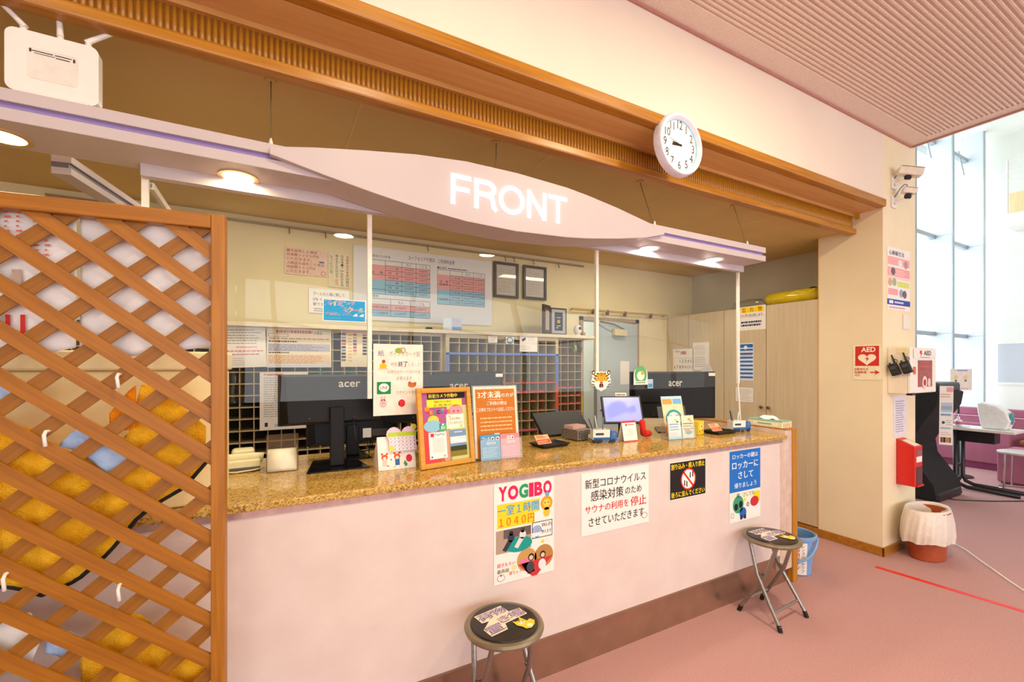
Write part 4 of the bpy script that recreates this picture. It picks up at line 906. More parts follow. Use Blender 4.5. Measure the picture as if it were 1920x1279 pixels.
# ================================================================== ON THE COUNTER
ZK = ZTOP + 0.0005
def LM(a, x=0.0, y=0.0, z=0.0):
    """local frame of a card leaning back by a (radians), reader on the -Y side"""
    return Matrix(((1, 0, 0, x), (0, math.sin(a), -math.cos(a), y), (0, math.cos(a), math.sin(a), z), (0, 0, 0, 1)))
MONB = mat('monitor_black', '#100d0e', 0.5, noise=0.1, scale=40, spec=0.25); MONN = mat('monitor_navy_black', '#14161c', 0.5, noise=0.08, scale=40, spec=0.25)
def monitor(label, x0, x1, z0, z1, y, rz=0.0, m=MONB, logo=(0.52, 0.74, 0.72, 0.85), base=0.13, neck=True, sticker=False, cx=None):
    W, Hh = x1 - x0, z1 - z0
    t = thing('monitor', label, 'monitor', ((x0 + x1) / 2, y, ZK), rz, group='black desk monitors seen from behind')
    zb = z0 - ZK
    MB().box(-W / 2, -0.004, zb, W / 2, 0.022, zb + Hh).build('bezel', m, t, bev=0.004)
    MB().hexa([(-W / 2 + .005, -0.004, zb + .003), (W / 2 - .005, -0.004, zb + .003), (W / 2 - .005, -0.004, zb + Hh - .003), (-W / 2 + .005, -0.004, zb + Hh - .003)],
              [(-W / 2 + .04, -0.03, zb + .012), (W / 2 - .04, -0.03, zb + .012), (W / 2 - .03, -0.016, zb + Hh - .01), (-W / 2 + .03, -0.016, zb + Hh - .01)]).build('back_shell', m, t, bev=0.003)
    MB().box(-W / 2 + 0.01, 0.022, zb + 0.018, W / 2 - 0.01, 0.0235, zb + Hh - 0.01).build('screen', mat('screen_lit', '#c7d4e8', 0.3, noise=0, emit=0.6), t)
    for sx in (-0.12, 0.08): MB().ball((sx * W / .5, -0.031, zb + 0.03), 0.003, 8).build('screw', STEEL, t)
    if neck:
        MB().box(-0.03, -0.05, 0.01, 0.03, -0.028, zb + Hh * 0.35).build('neck', m, t, bev=0.004)
        MB().hexa([(-base, -0.115, 0), (base, -0.115, 0), (base * .72, 0.09, 0), (-base * .72, 0.09, 0)], [(-base, -0.115, 0.006), (base, -0.115, 0.006), (base * .7, 0.09, 0.016), (-base * .7, 0.09, 0.016)]).build('base', BLACKG, t, bev=0.003)
        MB().tube([(0.07, -0.035, zb + .02), (0.075, -0.06, zb - .05), (0.09, -0.03, 0.08), (0.11, 0.0, 0.02), (0.05, 0.02, 0.012)], 0.0035, 7).build('cable', BLACKP, t, smooth=True)
    if logo:
        vs, fs, a0, a1, b0, b1 = glyphs('acer', 0.01)
        u0, v0, u1, v1 = logo
        X0, X1 = -W / 2 + u0 * W, -W / 2 + u1 * W; Z0_, Z1_ = zb + v0 * Hh, zb + v1 * Hh
        MB().add([(X0 + (p[0] - a0) / (a1 - a0) * (X1 - X0), -0.0305 + (((Z0_ + Z1_) / 2 - zb) / Hh) * 0.012 - 0.002, Z0_ + (p[1] - b0) / (b1 - b0) * (Z1_ - Z0_)) for p in vs], fs).build('lettering', mat('logo_silver', '#c9bdae', 0.35, 0.2), t)
    if sticker:
        MB().box(W * .12, -0.033, zb + Hh * .1, W * .22, -0.0315, zb + Hh * .27).build('sticker', PAPER, t)
        MB().box(W * .23, -0.033, zb + Hh * .12, W * .42, -0.0315, zb + Hh * .25).build('rating_plate', mat('rating_plate', '#4a4440', 0.5), t)
    return t
A0, A1 = ony(521, 703, 2.13), ony(729, 789, 2.13)
monitor('black monitor seen from behind, nearest the cream telephone', A0[0], A1[0], A1[2], A0[2], 2.15)
B0, B1 = ony(575, 730, 2.34), ony(738, 826, 2.34)
monitor('lower dark monitor with a rating label, just behind the nearest one', B0[0], B1[0], B1[2], B0[2], 2.36, m=MONN, logo=None, sticker=True, base=0.08)
C0, C1 = ony(728, 704, 2.26), ony(900, 786, 2.26)
monitor('dark navy monitor behind the yellow framed notice', C0[0], C1[0], C1[2], C0[2], 2.30, m=MONN, logo=(0.66, 0.68, 0.87, 0.80), base=0.09)
D0, D1 = ony(815, 697, 2.42), ony(947, 790, 2.42)
mD = monitor('brownish black monitor with a white tag, behind the orange sign', D0[0], D1[0], D1[2], D0[2], 2.45, logo=None, base=0.07)
MB().box(D1[0] - (D0[0] + D1[0]) / 2 - 0.06, -0.0215, D0[2] - ZK - 0.035, D1[0] - (D0[0] + D1[0]) / 2 - 0.012, -0.0195, D0[2] - ZK - 0.015).build('tag_label', PAPER, mD)
# large right-hand monitor turned towards the clerk
w3 = 3.09
def atw(u, v, w): d = ray(u, v); return (d[0] * w, d[1] * w, CAMH + d[2] * w)
E0, E1 = atw(1187, 697, w3), atw(1348, 785, w3)
cx_, cy_ = (E0[0] + E1[0]) / 2, (E0[1] + E1[1]) / 2; We = math.hypot(E1[0] - E0[0], E1[1] - E0[1])
mE = monitor('large black monitor turned at an angle, behind the brochure rack', cx_ - We / 2, cx_ + We / 2, E1[2], E0[2], cy_ + 0.03, TH - PI / 2, logo=(0.44, 0.69, 0.60, 0.80), base=0.14)
MB().box(We / 2 - 0.055, -0.022, E0[2] - ZK - 0.03, We / 2 - 0.01, -0.02, E0[2] - ZK - 0.008).build('tag_label', PAPER2, mE)
MB().box(-We / 2 + 0.02, -0.045, E1[2] - ZK + 0.11, -We / 2 + 0.2, -0.025, E1[2] - ZK + 0.24).build('vent_hump', MONB, mE, bev=0.008)
# telephone
p = onz(452, 884, ZTOP)
CRM = mat('telephone_cream', '#e6dcb0', 0.4, noise=0.02)
t = thing('telephone', 'cream desk telephone with handset beside the lattice post', 'telephone', (p[0] - 0.02, p[1] + 0.06, ZK), 0.05)
MB().hexa([(-0.09, -0.09, 0), (0.09, -0.09, 0), (0.09, 0.09, 0), (-0.09, 0.09, 0)], [(-0.088, -0.088, 0.02), (0.088, -0.088, 0.02), (0.085, 0.085, 0.05), (-0.085, 0.085, 0.05)]).build('body', mat('telephone_dark_base', '#4a4038', 0.4), t, bev=0.006)
MB().tube([(-0.1, -0.05, 0.05), (-0.06, -0.05, 0.058), (0.06, -0.05, 0.058), (0.1, -0.05, 0.05)], [0.022, 0.017, 0.017, 0.022], 14).build('handset', CRM, t, smooth=True)
MB().box(-0.02, -0.02, 0.03, 0.07, 0.06, 0.085).build('earpiece_cradle', CRM, t, bev=0.016, seg=4)
MB().box(-0.1, -0.085, 0.012, 0.09, -0.06, 0.05).build('front_cover', CRM, t, bev=0.008, seg=3)
MB().tube([(-0.06, -0.09, 0.008), (0.0, -0.105, 0.006), (0.06, -0.10, 0.008), (0.1, -0.08, 0.01)], 0.003, 7).build('cord', CRM, t, smooth=True)
# paper dispenser
a, c = onz(501, 888, ZTOP), onz(562, 882, ZTOP)
t = thing('card_dispenser', 'clear brown acrylic holder with a curved white card cover', 'card holder', ((a[0] + c[0]) / 2, a[1], ZK), 0.0)
W = (c[0] - a[0]); BRN = clear('brown_acrylic', '#e6dac2', 1.0, body=0.08, bodycol='#c8b48c')
MB().grid(1, 10, lambda u, v: (-W / 2 + W * u * 0.92, 0.002 + 0.075 * (1 - math.cos(v * PI / 2)), 0.085 * math.sin(v * PI / 2) + 0.003)).build('card_cover', mat('card_cover', '#efe6d0', 0.5), t, smooth=True, solid=0.002)
MB().box(-W / 2 - 0.005, 0.085, 0, W / 2, 0.09, 0.15).build('back_plate', BRN, t, bev=0.002)
MB().box(W / 2 - 0.012, 0.0, 0, W / 2 - 0.008, 0.085, 0.10).build('side_plate', BRN, t)
MB().box(-W / 2 - 0.004, 0.0, 0, -W / 2, 0.085, 0.08).build('side_plate', BRN, t)
MB().box(-W / 2, 0.0, 0, W / 2 - 0.012, 0.085, 0.003).build('bottom_plate', BRN, t)
# heart-topped desk calendar
a, c = onz(710, 884, ZTOP), onz(781, 876, ZTOP); W = 0.165
t = thing('desk_calendar', 'white tent desk calendar with cartoon bears and a pink heart-shaped card', 'calendar', (a[0], a[1] - 0.0, ZK), math.atan2(c[1] - a[1], c[0] - a[0]))
s = Sheet('front_card', None, None, LM(0.25), W, 0.145, PAPER, parent=t)
for x, y, cc_ in ((.17, .38, '#e0552c'), (.50, .38, '#e0552c')):
    s.disc(x, y, .085, cc_, 2, sy=.85); s.disc(x - .065, y + .10, .03, cc_, 2); s.disc(x + .065, y + .10, .03, cc_, 2); s.rect(x - .06, y - .26, x + .06, y - .07, '#f0c8c0' if x < .3 else '#3a68b0', 2); s.disc(x, y - .03, .045, '#f2dcc8', 3)
s.disc(.82, .30, .085, '#d8324c', 2, sy=1.2); s.poly([(.70, .25), (.78, .12), (.72, .05), (.66, .15)], '#4a9a50', 2)
for x, y, cc_ in ((.62, .58, '#c04040'), (.73, .60, '#508050'), (.84, .57, '#d0483c'), (.34, .3, '#7a5ab0'), (.25, .12, '#d84a3a'), (.42, .08, '#e8b83a')): s.disc(x, y, .025, cc_, 2, sy=.7)
s.done()
MB().hexa([(0, 0.001, 0), (W, 0.001, 0), (W, 0.13, 0), (0, 0.13, 0)], [(0, 0.036, 0.14), (W, 0.036, 0.14), (W, 0.04, 0.14), (0, 0.04, 0.14)]).build('stand', mat('calendar_stand', '#e8d8d8', 0.6), t)
hp = []
for k in range(28):
    a_ = 2 * PI * k / 28; hx = 16 * math.sin(a_) ** 3; hy = 13 * math.cos(a_) - 5 * math.cos(2 * a_) - 2 * math.cos(3 * a_) - math.cos(4 * a_); hp.append((0.075 + hx * 0.0042, 0.06 + hy * 0.0042))
s = Sheet('heart_card', None, None, LM(0.25, W * .18, 0.006, 0.075), 0.15, 0.13, mat('heart_lilac', '#e0c4dc', 0.6), parent=t, shape=hp)
s.rect(.1, .52, .95, .66, '#b8d23c', 1); s.rect(.12, .02, .93, .52, '#eee6ee', 1)
for r in range(4):
    for k in range(7): s.disc(.18 + k * .115, .45 - r * .12, .018, '#d06868' if k == 0 else '#5878c0', 2, n=8)
for k in range(8): s.rect(.12 + k * .115, .02, .124 + k * .115, .52, '#d890a8', 2, 'printed_line')
for k in range(5): s.rect(.12, .02 + k * .12, .93, .028 + k * .12, '#d890a8', 2, 'printed_line')
s.disc(.88, .82, .09, '#d8dc5a', 2); s.disc(.2, .12, .08, '#f0d85a', 3); s.done()
# yellow wooden framed notice
a, c = onz(786, 880, ZTOP), onz(886, 864, ZTOP); W = math.hypot(c[0] - a[0], c[1] - a[1]); Hh = 0.355
t = thing('framed_notice', 'yellow wooden frame with camera warning, welcome and payment notices', 'framed notice', (a[0] - .004, a[1] - 0.02, ZK), math.atan2(c[1] - a[1], c[0] - a[0]))
la = 0.13; f = 0.022; FY = wood('frame_yellow_wood', '#c98a1c', '#dca02c', 'x', 0.4)
fb = bpy.data.objects.new('frame', None)
def leanbox(x0, y0, x1, y1, z0, z1, nm, m, par, bev=0.0):
    b = MB().box(x0, y0, z0, x1, y1, z1); b.v = [tuple(LM(la) @ Vector(p)) for p in b.v]; return b.build(nm, m, par, bev=bev)
leanbox(0, 0, f, Hh, 0, 0.018, 'frame_side', FY, t, .002); leanbox(W - f, 0, W, Hh, 0, 0.018, 'frame_side', FY, t, .002); leanbox(f, 0, W - f, f, 0, 0.018, 'frame_bottom', FY, t, .002); leanbox(f, Hh - f, W - f, Hh, 0, 0.018, 'frame_top', FY, t, .002)
MB().tube([(W * .5, 0.05, Hh * .55), (W * .5, 0.13, 0.008)], 0.005, 8).build('back_strut', FY, t)
s = Sheet('poster', None, None, LM(la) @ Matrix.Translation((f, f, 0.004)), W - 2 * f, Hh - 2 * f, mat('poster_purple', '#9a4a86', 0.5, color2='#b8508a', scale=12), parent=t)
s.poly([(0, 0), (.45, 0), (.2, .55), (0, .62)], '#d8484a', 1); s.poly([(.35, 0), (.6, 0), (.6, .55), (.3, .3)], '#e89a8a', 1); s.rect(.55, .0, 1, .8, '#c8cc8a', 1)
s.rect(.14, .91, .98, .995, '#1c1a18', 2); s.text('防犯カメラ作動中', .17, .925, .80, .985, '#f2e23a', bold=.02)
s.rect(.12, .79, .9, .90, '#efe23a', 2); s.text('不審者を見つけた場合は', .27, .85, .66, .885, '#2a2620'); s.text('直ちに警察に通報します', .27, .80, .66, .835, '#2a2620')
for i, (ch, cc_) in enumerate(zip('WELCOME', ['#e03a3a', '#e8a02c', '#3aa84a', '#2c2c30', '#3a6ad0', '#c04ab0', '#e05a3a'])): s.text(ch, .10 + i * .075, .69, .165 + i * .075, .745, cc_, bold=.05)
s.disc(.12, .77, .05, '#e8902c', 2); s.disc(.46, .74, .04, '#7ab83c', 2)
s.disc(.24, .60, .12, '#f0d24a', 2, sy=.8); s.disc(.22, .52, .19, '#8fc4dc', 3, sy=.6); s.disc(.75, .72, .16, '#f09aa4', 2, sy=.8); s.disc(.70, .715, .02, '#c03a4a', 4); s.disc(.80, .715, .02, '#c03a4a', 4)
s.rect(.52, .46, .92, .67, '#f4ecd8', 3); s.text('お忘れ物は', .60, .585, .84, .625, '#3a3630', layer=4); s.text('ございませんか？', .55, .525, .89, .565, '#3a3630', layer=4); s.disc(.6, .64, .02, '#f0b83a', 4); s.disc(.85, .49, .03, '#f0d05a', 4)
s.rect(.36, .44, .52, .55, '#4ab878', 3); s.text('無料', .39, .46, .49, .51, '#f4f8f0', layer=4); s.disc(.44, .53, .02, '#f4f8f0', 4)
s.rect(.12, .05, .50, .43, '#f4eeea', 3); s.rect(.16, .365, .23, .415, '#e0343c', 4); s.text('PayPay', .25, .37, .47, .41, '#2a2a30', layer=4); s.rect(.20, .14, .44, .345, '#e4deda', 4); s.disc(.17, .08, .02, '#4a80d0', 4); s.disc(.44, .08, .02, '#e8a02c', 4)
s.rect(.58, .05, .95, .44, '#7a9ac0', 3); s.rect(.58, .24, .95, .34, '#e0e0e4', 4); s.disc(.7, .30, .09, '#f0f0f2', 5, sy=.5); s.disc(.85, .27, .08, '#f0f0f2', 5, sy=.5); s.rect(.58, .13, .95, .20, '#3c4028', 5); s.rect(.58, .05, .95, .13, '#8a7a2c', 4); s.lines(.68, .39, .88, .42, 1, '#e8eef4', layer=5)
s.done()
# orange sign in acrylic holder with two leaflet pockets
a, c = onz(884, 866, ZTOP), onz(972, 857, ZTOP); W = 0.235; Hh = 0.345
t = thing('orange_sign_holder', 'clear sign holder with an orange under-three notice and two leaflet pockets', 'sign holder', (a[0] + 0.022, a[1] - 0.03, ZK), math.atan2(c[1] - a[1], c[0] - a[0]))
la = 0.12
s = Sheet('orange_sheet', None, None, LM(la, 0, 0.035, 0.01), W, Hh, mat('sheet_cream', '#ecdcc0', 0.5), parent=t)
s.rect(.05, .0, .95, .96, '#c8762a', 1)
WH = '#fdf2e4'
s.text('3才未満', .10, .83, .62, .93, WH, bold=.02); s.text('の方が', .64, .84, .93, .90, WH, bold=.015); s.lines(.35, .80, .7, .82, 1, '#f0d8b8'); s.text('ご利用の際は', .30, .73, .76, .785, WH, bold=.01); s.text('この券をフロントへお出しください', .07, .64, .93, .70, WH, bold=.01)
s.lines(.14, .36, .92, .58, 4, '#f4c48a', fill=.35, rag=.1); s.poly([(.44, .33), (.56, .33), (.56, .28), (.62, .28), (.5, .2), (.38, .28), (.44, .28)], WH, 3); s.done()
HOLD = clear('clear_holder', '#f6f8f6', 1.2, body=.04)
b = MB().box(-0.006, -0.002, -0.004, W + 0.006, Hh + 0.004, -0.001); b.v = [tuple(LM(la, 0, 0.035, 0.012) @ Vector(p)) for p in b.v]; b.build('back_plate', HOLD, t)
for x0, x1, nm, col, tx in ((0.02, 0.122, 'blue_leaflet', '#3f9ad0', ('プール', '無料券')), (0.126, 0.228, 'pink_leaflet', '#ee8a98', ('温泉', '無料券'))):
    s = Sheet(nm, None, None, LM(.12, x0, 0.012, 0.004), x1 - x0, 0.118, mat(nm, col, 0.5), parent=t)
    s.text(tx[0], .08 if 'blue' in nm else .3, .76, .48 if 'blue' in nm else .62, .92, WH, bold=.015); s.text(tx[1], .3, .6, .78, .72, WH, bold=.015); s.disc(.62, .84, .09, '#f2ecdc', 2); s.disc(.62, .83, .05, '#6a5a3a', 3)
    if 'blue' in nm: s.disc(.87, .84, .09, '#f2ecdc', 2); s.disc(.87, .83, .05, '#6a5a3a', 3)
    s.lines(.1, .08, .9, .52, 6, '#dceaf2' if 'blue' in nm else '#fbdce0', fill=.3); s.done()
b = MB().box(0.015, 0.0, -0.003, W, 0.10, 0.0); b.v = [tuple(LM(.12, 0, 0, 0.001) @ Vector(p)) for p in b.v]; b.build('pocket_front', HOLD, t)
MB().box(0.0, 0, 0, W, 0.06, 0.003).build('pocket_base', HOLD, t)
# coin trays with orange cards
def coin_tray(label, x, y, rz, card_label):
    t = thing('coin_tray', label, 'coin tray', (x, y, ZK), rz, group='black coin trays on the counter')
    W, D = 0.19, 0.135
    MB().hexa([(-W / 2 + .02, -D / 2 + .02, 0), (W / 2 - .02, -D / 2 + .02, 0), (W / 2 - .02, D / 2 - .02, 0), (-W / 2 + .02, D / 2 - .02, 0)], [(-W / 2 + .012, -D / 2 + .012, 0.006), (W / 2 - .012, -D / 2 + .012, 0.006), (W / 2 - .012, D / 2 - .012, 0.006), (-W / 2 + .012, D / 2 - .012, 0.006)]).build('bottom', BLACKP, t)
    o_ = [(-W / 2, -D / 2), (W / 2, -D / 2), (W / 2, D / 2), (-W / 2, D / 2)]; i_ = [(x_ * .86, y_ * .84) for x_, y_ in o_]
    b = MB(); b.add([(p[0], p[1], 0.020) for p in o_] + [(p[0], p[1], 0.005) for p in i_] + [(p[0], p[1], 0.017) for p in o_] + [(p[0], p[1], 0.002) for p in i_], [(k, (k + 1) % 4, 4 + (k + 1) % 4, 4 + k) for k in range(4)] + [(8 + k, 12 + k, 12 + (k + 1) % 4, 8 + (k + 1) % 4) for k in range(4)] + [(k, 8 + k, 8 + (k + 1) % 4, (k + 1) % 4) for k in range(4)])
    b.build('rim', BLACKP, t)
    M = Matrix.Translation((x, y, ZK)) @ Matrix.Rotation(rz, 4, 'Z') @ LM(0.75, -W / 2 - 0.012, -0.035, 0.0225)
    s = Sheet('payment_card', card_label, 'card', M, 0.095, 0.06, mat('card_orange', '#efb488', 0.5), group='orange payment cards on the trays')
    s.rect(.04, .08, .96, .5, '#e4572c'); s.lines(.08, .62, .8, .9, 2, '#e4572c', fill=.6); s.lines(.1, .15, .9, .42, 2, '#f8d8c4', fill=.3); s.done()
q = onz(1036, 838, ZTOP); coin_tray('black coin tray in front of the pigeonholes', q[0] + 0.0, q[1] + 0.03, 0.1, 'orange card propped on the coin tray near the orange sign')
q = onz(1362, 805, ZTOP); coin_tray('black coin tray near the tissue box', 2.655, 1.96, 0.0, 'orange card propped on the coin tray near the tissue box')
# black tilted till display behind the tray
q = onz(1052, 824, ZTOP)
t = thing('till_display', 'black till display tilted back behind the coin tray', 'till', (1.60, 2.36, ZK), 0.05)
b = MB().box(-0.10, -0.006, 0.0, 0.30, 0.018, 0.14); b.v = [(x, y * .8 + z * .95, z * .95 + 0.01 - y * .3) for x, y, z in b.v]; b.build('display', BLACKP, t, bev=.004)
MB().box(0.05, 0.05, 0, 0.18, 0.12, 0.05).build('foot', BLACKP, t, bev=.003)
# steel mesh cash box
t = thing('receipt_printer', 'small grey patterned receipt box beside the pen truck', 'box', (1.665, 2.225, ZK), 0.12)
MB().box(-0.062, -0.075, 0.004, 0.062, 0.075, 0.066).build('body', mat('grey_pattern', '#6f6b66', 0.35, 0.5, scale=110, color2='#9a968f'), t, bev=.003)
MB().box(-0.055, -0.078, 0.02, 0.02, -0.0755, 0.055).build('front_grid', mat('grid_grey', '#85817c', 0.3, .4, scale=90, color2='#55524e'), t)
MB().box(0.024, -0.0775, 0.012, 0.045, -0.0755, 0.035).build('sticker', PAPER, t)
MB().box(-0.05, -0.02, 0.066, 0.06, 0.06, 0.085).build('paper_slot', mat('pink_receipts', '#d8a8a0', 0.6), t)
MB().tube([(0.035, -0.078, 0.012), (0.05, -0.1, 0.02), (0.075, -0.09, 0.035)], 0.003, 6).build('cable', BLACKP, t)
# toy truck pen holders
TBLUE = mat('truck_blue', '#1f63c0', 0.3, noise=0.05)
def pen_truck(label, x, y, rz, pens):
    t = thing('pen_truck', label, 'pen holder', (x, y, ZK), rz, group='toy truck pen holders on the counter')
    MB().box(-0.075, -0.028, 0.018, 0.028, -0.026, 0.078).build('box_side', WHITEP, t); MB().box(-0.075, 0.026, 0.018, 0.028, 0.028, 0.078).build('box_side', WHITEP, t)
    MB().box(-0.075, -0.026, 0.018, -0.073, 0.026, 0.078).build('box_end', WHITEP, t); MB().box(0.026, -0.026, 0.018, 0.028, 0.026, 0.078).build('box_end', WHITEP, t)
    MB().box(-0.075, -0.028, 0.013, 0.03, 0.028, 0.018).build('chassis', BLACKP, t)
    MB().box(-0.074, -0.0285, 0.014, 0.028, -0.0281, 0.032).build('side_stripe', mat('stripe_blue', '#2a58a0', 0.4), t)
    MB().box(-0.06, -0.0286, 0.045, -0.01, -0.0281, 0.058).build('side_print', ink('#44464c'), t)
    cb_ = MB().hexa([(0.032, -0.028, 0.012), (0.075, -0.028, 0.012), (0.075, 0.028, 0.012), (0.032, 0.028, 0.012)], [(0.032, -0.028, 0.07), (0.066, -0.028, 0.07), (0.066, 0.028, 0.07), (0.032, 0.028, 0.07)]).build('cab', TBLUE, t, bev=.004)
    MB().box(0.0705, -0.024, 0.040, 0.0745, 0.024, 0.060).build('windscreen', mat('toy_glass', '#6a7886', 0.15), cb_)
    MB().box(0.042, -0.0295, 0.042, 0.062, -0.0284, 0.060).build('side_window', mat('toy_glass', '#6a7886', 0.15), cb_)
    MB().box(0.0752, -0.02, 0.016, 0.0768, 0.02, 0.030).build('grille', mat('toy_grille', '#9aa4ac', 0.3, .5), cb_)
    for wx in (-0.055, -0.03, 0.05):
        for wy in (-0.027, 0.027):
            b = MB().lathe([(0.0, -0.004), (0.012, -0.004), (0.012, 0.004), (0, 0.004)], n=14); b.v = [(x_ + wx, z_ + wy, y_ + 0.012) for x_, y_, z_ in b.v]; b.build('wheel', BLACKP, t)
    Mw = Matrix.Translation((x, y, ZK)) @ Matrix.Rotation(rz, 4, 'Z')
    for (px, py, tx, ty, L, c_, lab) in pens:
        b = MB(); p0 = Vector((px, py, 0.0195)); d_ = Vector((tx, ty, 1)).normalized()
        o = thing('pen', lab, 'pen', Mw @ p0, 0, group='pens standing in the toy trucks')
        MB().tube([(0, 0, 0.004), tuple(d_ * (L * .95)), tuple(d_ * L)], [0.0038, 0.0038, 0.002], 8).build('barrel', mat('pen_' + c_.strip('#'), c_, 0.3), o)
        MB().tube([tuple(d_ * (L * .72) + Vector((0.005, 0, 0))), tuple(d_ * (L * .97) + Vector((0.005, 0, 0)))], 0.0013, 6).build('clip', STEEL, o)
q = onz(1137, 831, ZTOP)
pen_truck('toy truck pen holder with a white box and blue cab by the touch screen', q[0] + 0.01, q[1] + 0.035, -0.35, [(-0.05, 0.0, -.35, .1, .13, '#44484c', 'dark grey pen leaning left in the nearer toy truck'), (-0.03, 0.01, -.12, .1, .14, '#c8ccd0', 'silver pen in the nearer toy truck'), (-0.01, -0.01, .05, .05, .13, '#5a7a80', 'grey-green pen upright in the nearer toy truck')])
q = onz(1394, 801, ZTOP)
pen_truck('toy truck pen holder standing next to the tissue box', 2.85, 1.945, -0.25, [(-0.05, 0.0, -.2, .05, .13, '#2a2624', 'black pen with a loop in the truck by the tissue box'), (-0.02, 0.0, .25, .05, .12, '#cfe0e0', 'pale clear pen leaning right in the truck by the tissue box'), (-0.035, 0.01, .0, .1, .12, '#8a8a88', 'grey pen in the truck by the tissue box')])
# touch screen on a stand
t = thing('touch_screen', 'small touch screen terminal with a lit lavender display', 'terminal', (1.99, 2.17, ZK), math.radians(-24))
la = 0.42
def tb_(x0, y0, z0, x1, y1, z1, nm, m, bev=0.0):
    b = MB().box(x0, y0, z0, x1, y1, z1); b.v = [tuple(LM(la, 0, -0.03, 0.085) @ Vector(p)) for p in b.v]; return b.build(nm, m, t, bev=bev)
tb_(-0.132, 0, -0.012, 0.132, 0.185, 0.006, 'bezel', BLACKP, .003)
tb_(-0.12, 0.012, 0.0065, 0.12, 0.175, 0.0075, 'display', mat('display_lavender', '#8c92e2', 0.25, noise=0, emit=0.7))
MB().box(-0.022, -0.0, 0.008, 0.022, 0.024, 0.15).build('neck', BLACKP, t, bev=.003)
MB().lathe([(0.085, 0), (0.085, 0.006), (0.06, 0.012)], n=24, sy=.8).build('base', BLACKP, t)
s = Sheet('top_note', None, None, LM(la, -0.03, -0.03, 0.085) @ Matrix.Translation((0, 0.182, -0.006)), 0.075, 0.03, PAPER2, parent=t); s.lines(.1, .3, .9, .75, 1, '#4a463c', fill=.5, rag=0); s.done()
# payment tent card
q = onz(1183, 828, ZTOP)
t = thing('payment_tent_card', 'white folded payment tent card with red top and foot', 'tent card', (q[0] - 0.055, q[1], ZK), -0.06)
s = Sheet('front_card', None, None, LM(0.2), 0.105, 0.125, PAPER, parent=t); s.rect(0, .9, 1, 1, '#d8443c'); s.rect(0, 0, 1, .05, '#d8443c'); s.disc(.3, .8, .07, '#d8443c'); s.lines(.42, .76, .85, .84, 1, '#b86a5a', fill=.6, rag=0); s.rect(.36, .28, .74, .6, '#e8dcc8'); s.done()
s = Sheet('rear_card', None, None, Matrix(((1, 0, 0, 0), (0, -math.sin(.3), -math.cos(.3), 0.062), (0, math.cos(.3), -math.sin(.3), 0), (0, 0, 0, 1))), 0.105, 0.124, PAPER, parent=t); s.done()
# red soft charm
t = thing('red_slipper_charm', 'bright red soft slipper-shaped charm behind the payment card', 'charm', (2.075, 2.06, ZK + 0.004), 0.3)
MB().tube([(-0.03, 0.0, 0.02), (0.0, 0, 0.022), (0.035, -0.01, 0.02), (0.05, -0.015, 0.018)], [0.012, 0.022, 0.021, 0.01], 14).build('sole', mat('red_felt', '#d8241c', 0.8, bump=.3, bscale=300), t, smooth=True)
MB().tube([(-0.018, 0.0, 0.02), (-0.025, 0.002, 0.06), (-0.03, 0.004, 0.1), (-0.03, 0.004, 0.112)], [0.02, 0.018, 0.02, 0.008], 14).build('ankle', MATS['red_felt'], t, smooth=True)
# brochure rack
q = onz(1276, 823, ZTOP)
t = thing('brochure_rack', 'clear rack with a rainbow brochure and two small leaflets', 'brochure rack', (q[0] - 0.115, q[1] - 0.01, ZK), -0.12)
la = 0.22; W = 0.22
s = Sheet('rainbow_brochure', None, None, LM(la, 0.035, 0.06, 0.01), 0.165, 0.255, mat('brochure_peach', '#f4d8a8', 0.4), parent=t)
s.rect(0, .82, 1, 1, '#bcd8e0'); s.rect(.05, .80, .5, .93, '#f0a050', 2); s.rect(.55, .80, .95, .93, '#7ab0d8', 2); s.rect(.0, .05, 1, .25, '#e88a3a', 1); s.disc(.5, .42, .40, '#3a9aa8', 3, sy=.95); s.disc(.5, .42, .30, '#f6efe0', 4, sy=.95); s.disc(.34, .42, .11, '#7ac0e0', 5); s.disc(.34, .50, .09, '#f0d050', 6, sy=.6); s.disc(.66, .44, .13, '#f08a98', 5, sy=1.1); s.rect(0, .0, 1, .22, '#d8892c', 3); s.rect(.28, 0, .9, .2, '#3a9aa8', 4); s.done()
b = MB().box(0.0, -0.002, -0.006, W, 0.19, -0.003); b.v = [tuple(LM(la, 0, 0.06, 0.012) @ Vector(p)) for p in b.v]; b.build('back_plate', HOLD, t)
MB().box(0, 0, 0, W, 0.07, 0.003).build('base_plate', HOLD, t)
for x0, nm in ((0.015, 'character_leaflet'), (0.122, 'cream_leaflet')):
    s = Sheet(nm, None, None, LM(.14, x0, 0.012, 0.004), 0.098, 0.14, PAPER if x0 < .1 else PAPER2, parent=t)
    s.disc(.62, .82, .12, '#f0d84a' if x0 < .1 else '#e8a04a', 2, sy=.6); s.disc(.75, .74, .08, '#3a4a5a' if x0 < .1 else '#8ab8a0', 3, sy=.6)
    s.lines(.1, .35, .9, .7, 3, '#6a98c8' if x0 < .1 else '#8a8a5a', fill=.45); s.rect(.0, .0, 1, .12, '#b8dce8' if x0 < .1 else '#efe0c4', 2)
    if x0 > .1: s.disc(.5, .25, .28, '#5aa898', 3, sy=.5); s.disc(.4, .34, .2, '#d88a3c', 4, sy=.5)
    s.lines(.1, .15, .8, .3, 2, '#e89a9a', fill=.3) if x0 < .1 else None
    s.done()
b = MB().box(0.0, 0.0, -0.003, W, 0.08, 0.0); b.v = [tuple(LM(.14, 0, 0, 0.001) @ Vector(p)) for p in b.v]; b.build('front_plate', HOLD, t)
for x0 in (0, W - 0.003): MB().box(x0, 0, 0, x0 + 0.003, 0.07, 0.1).build('side_plate', HOLD, t)
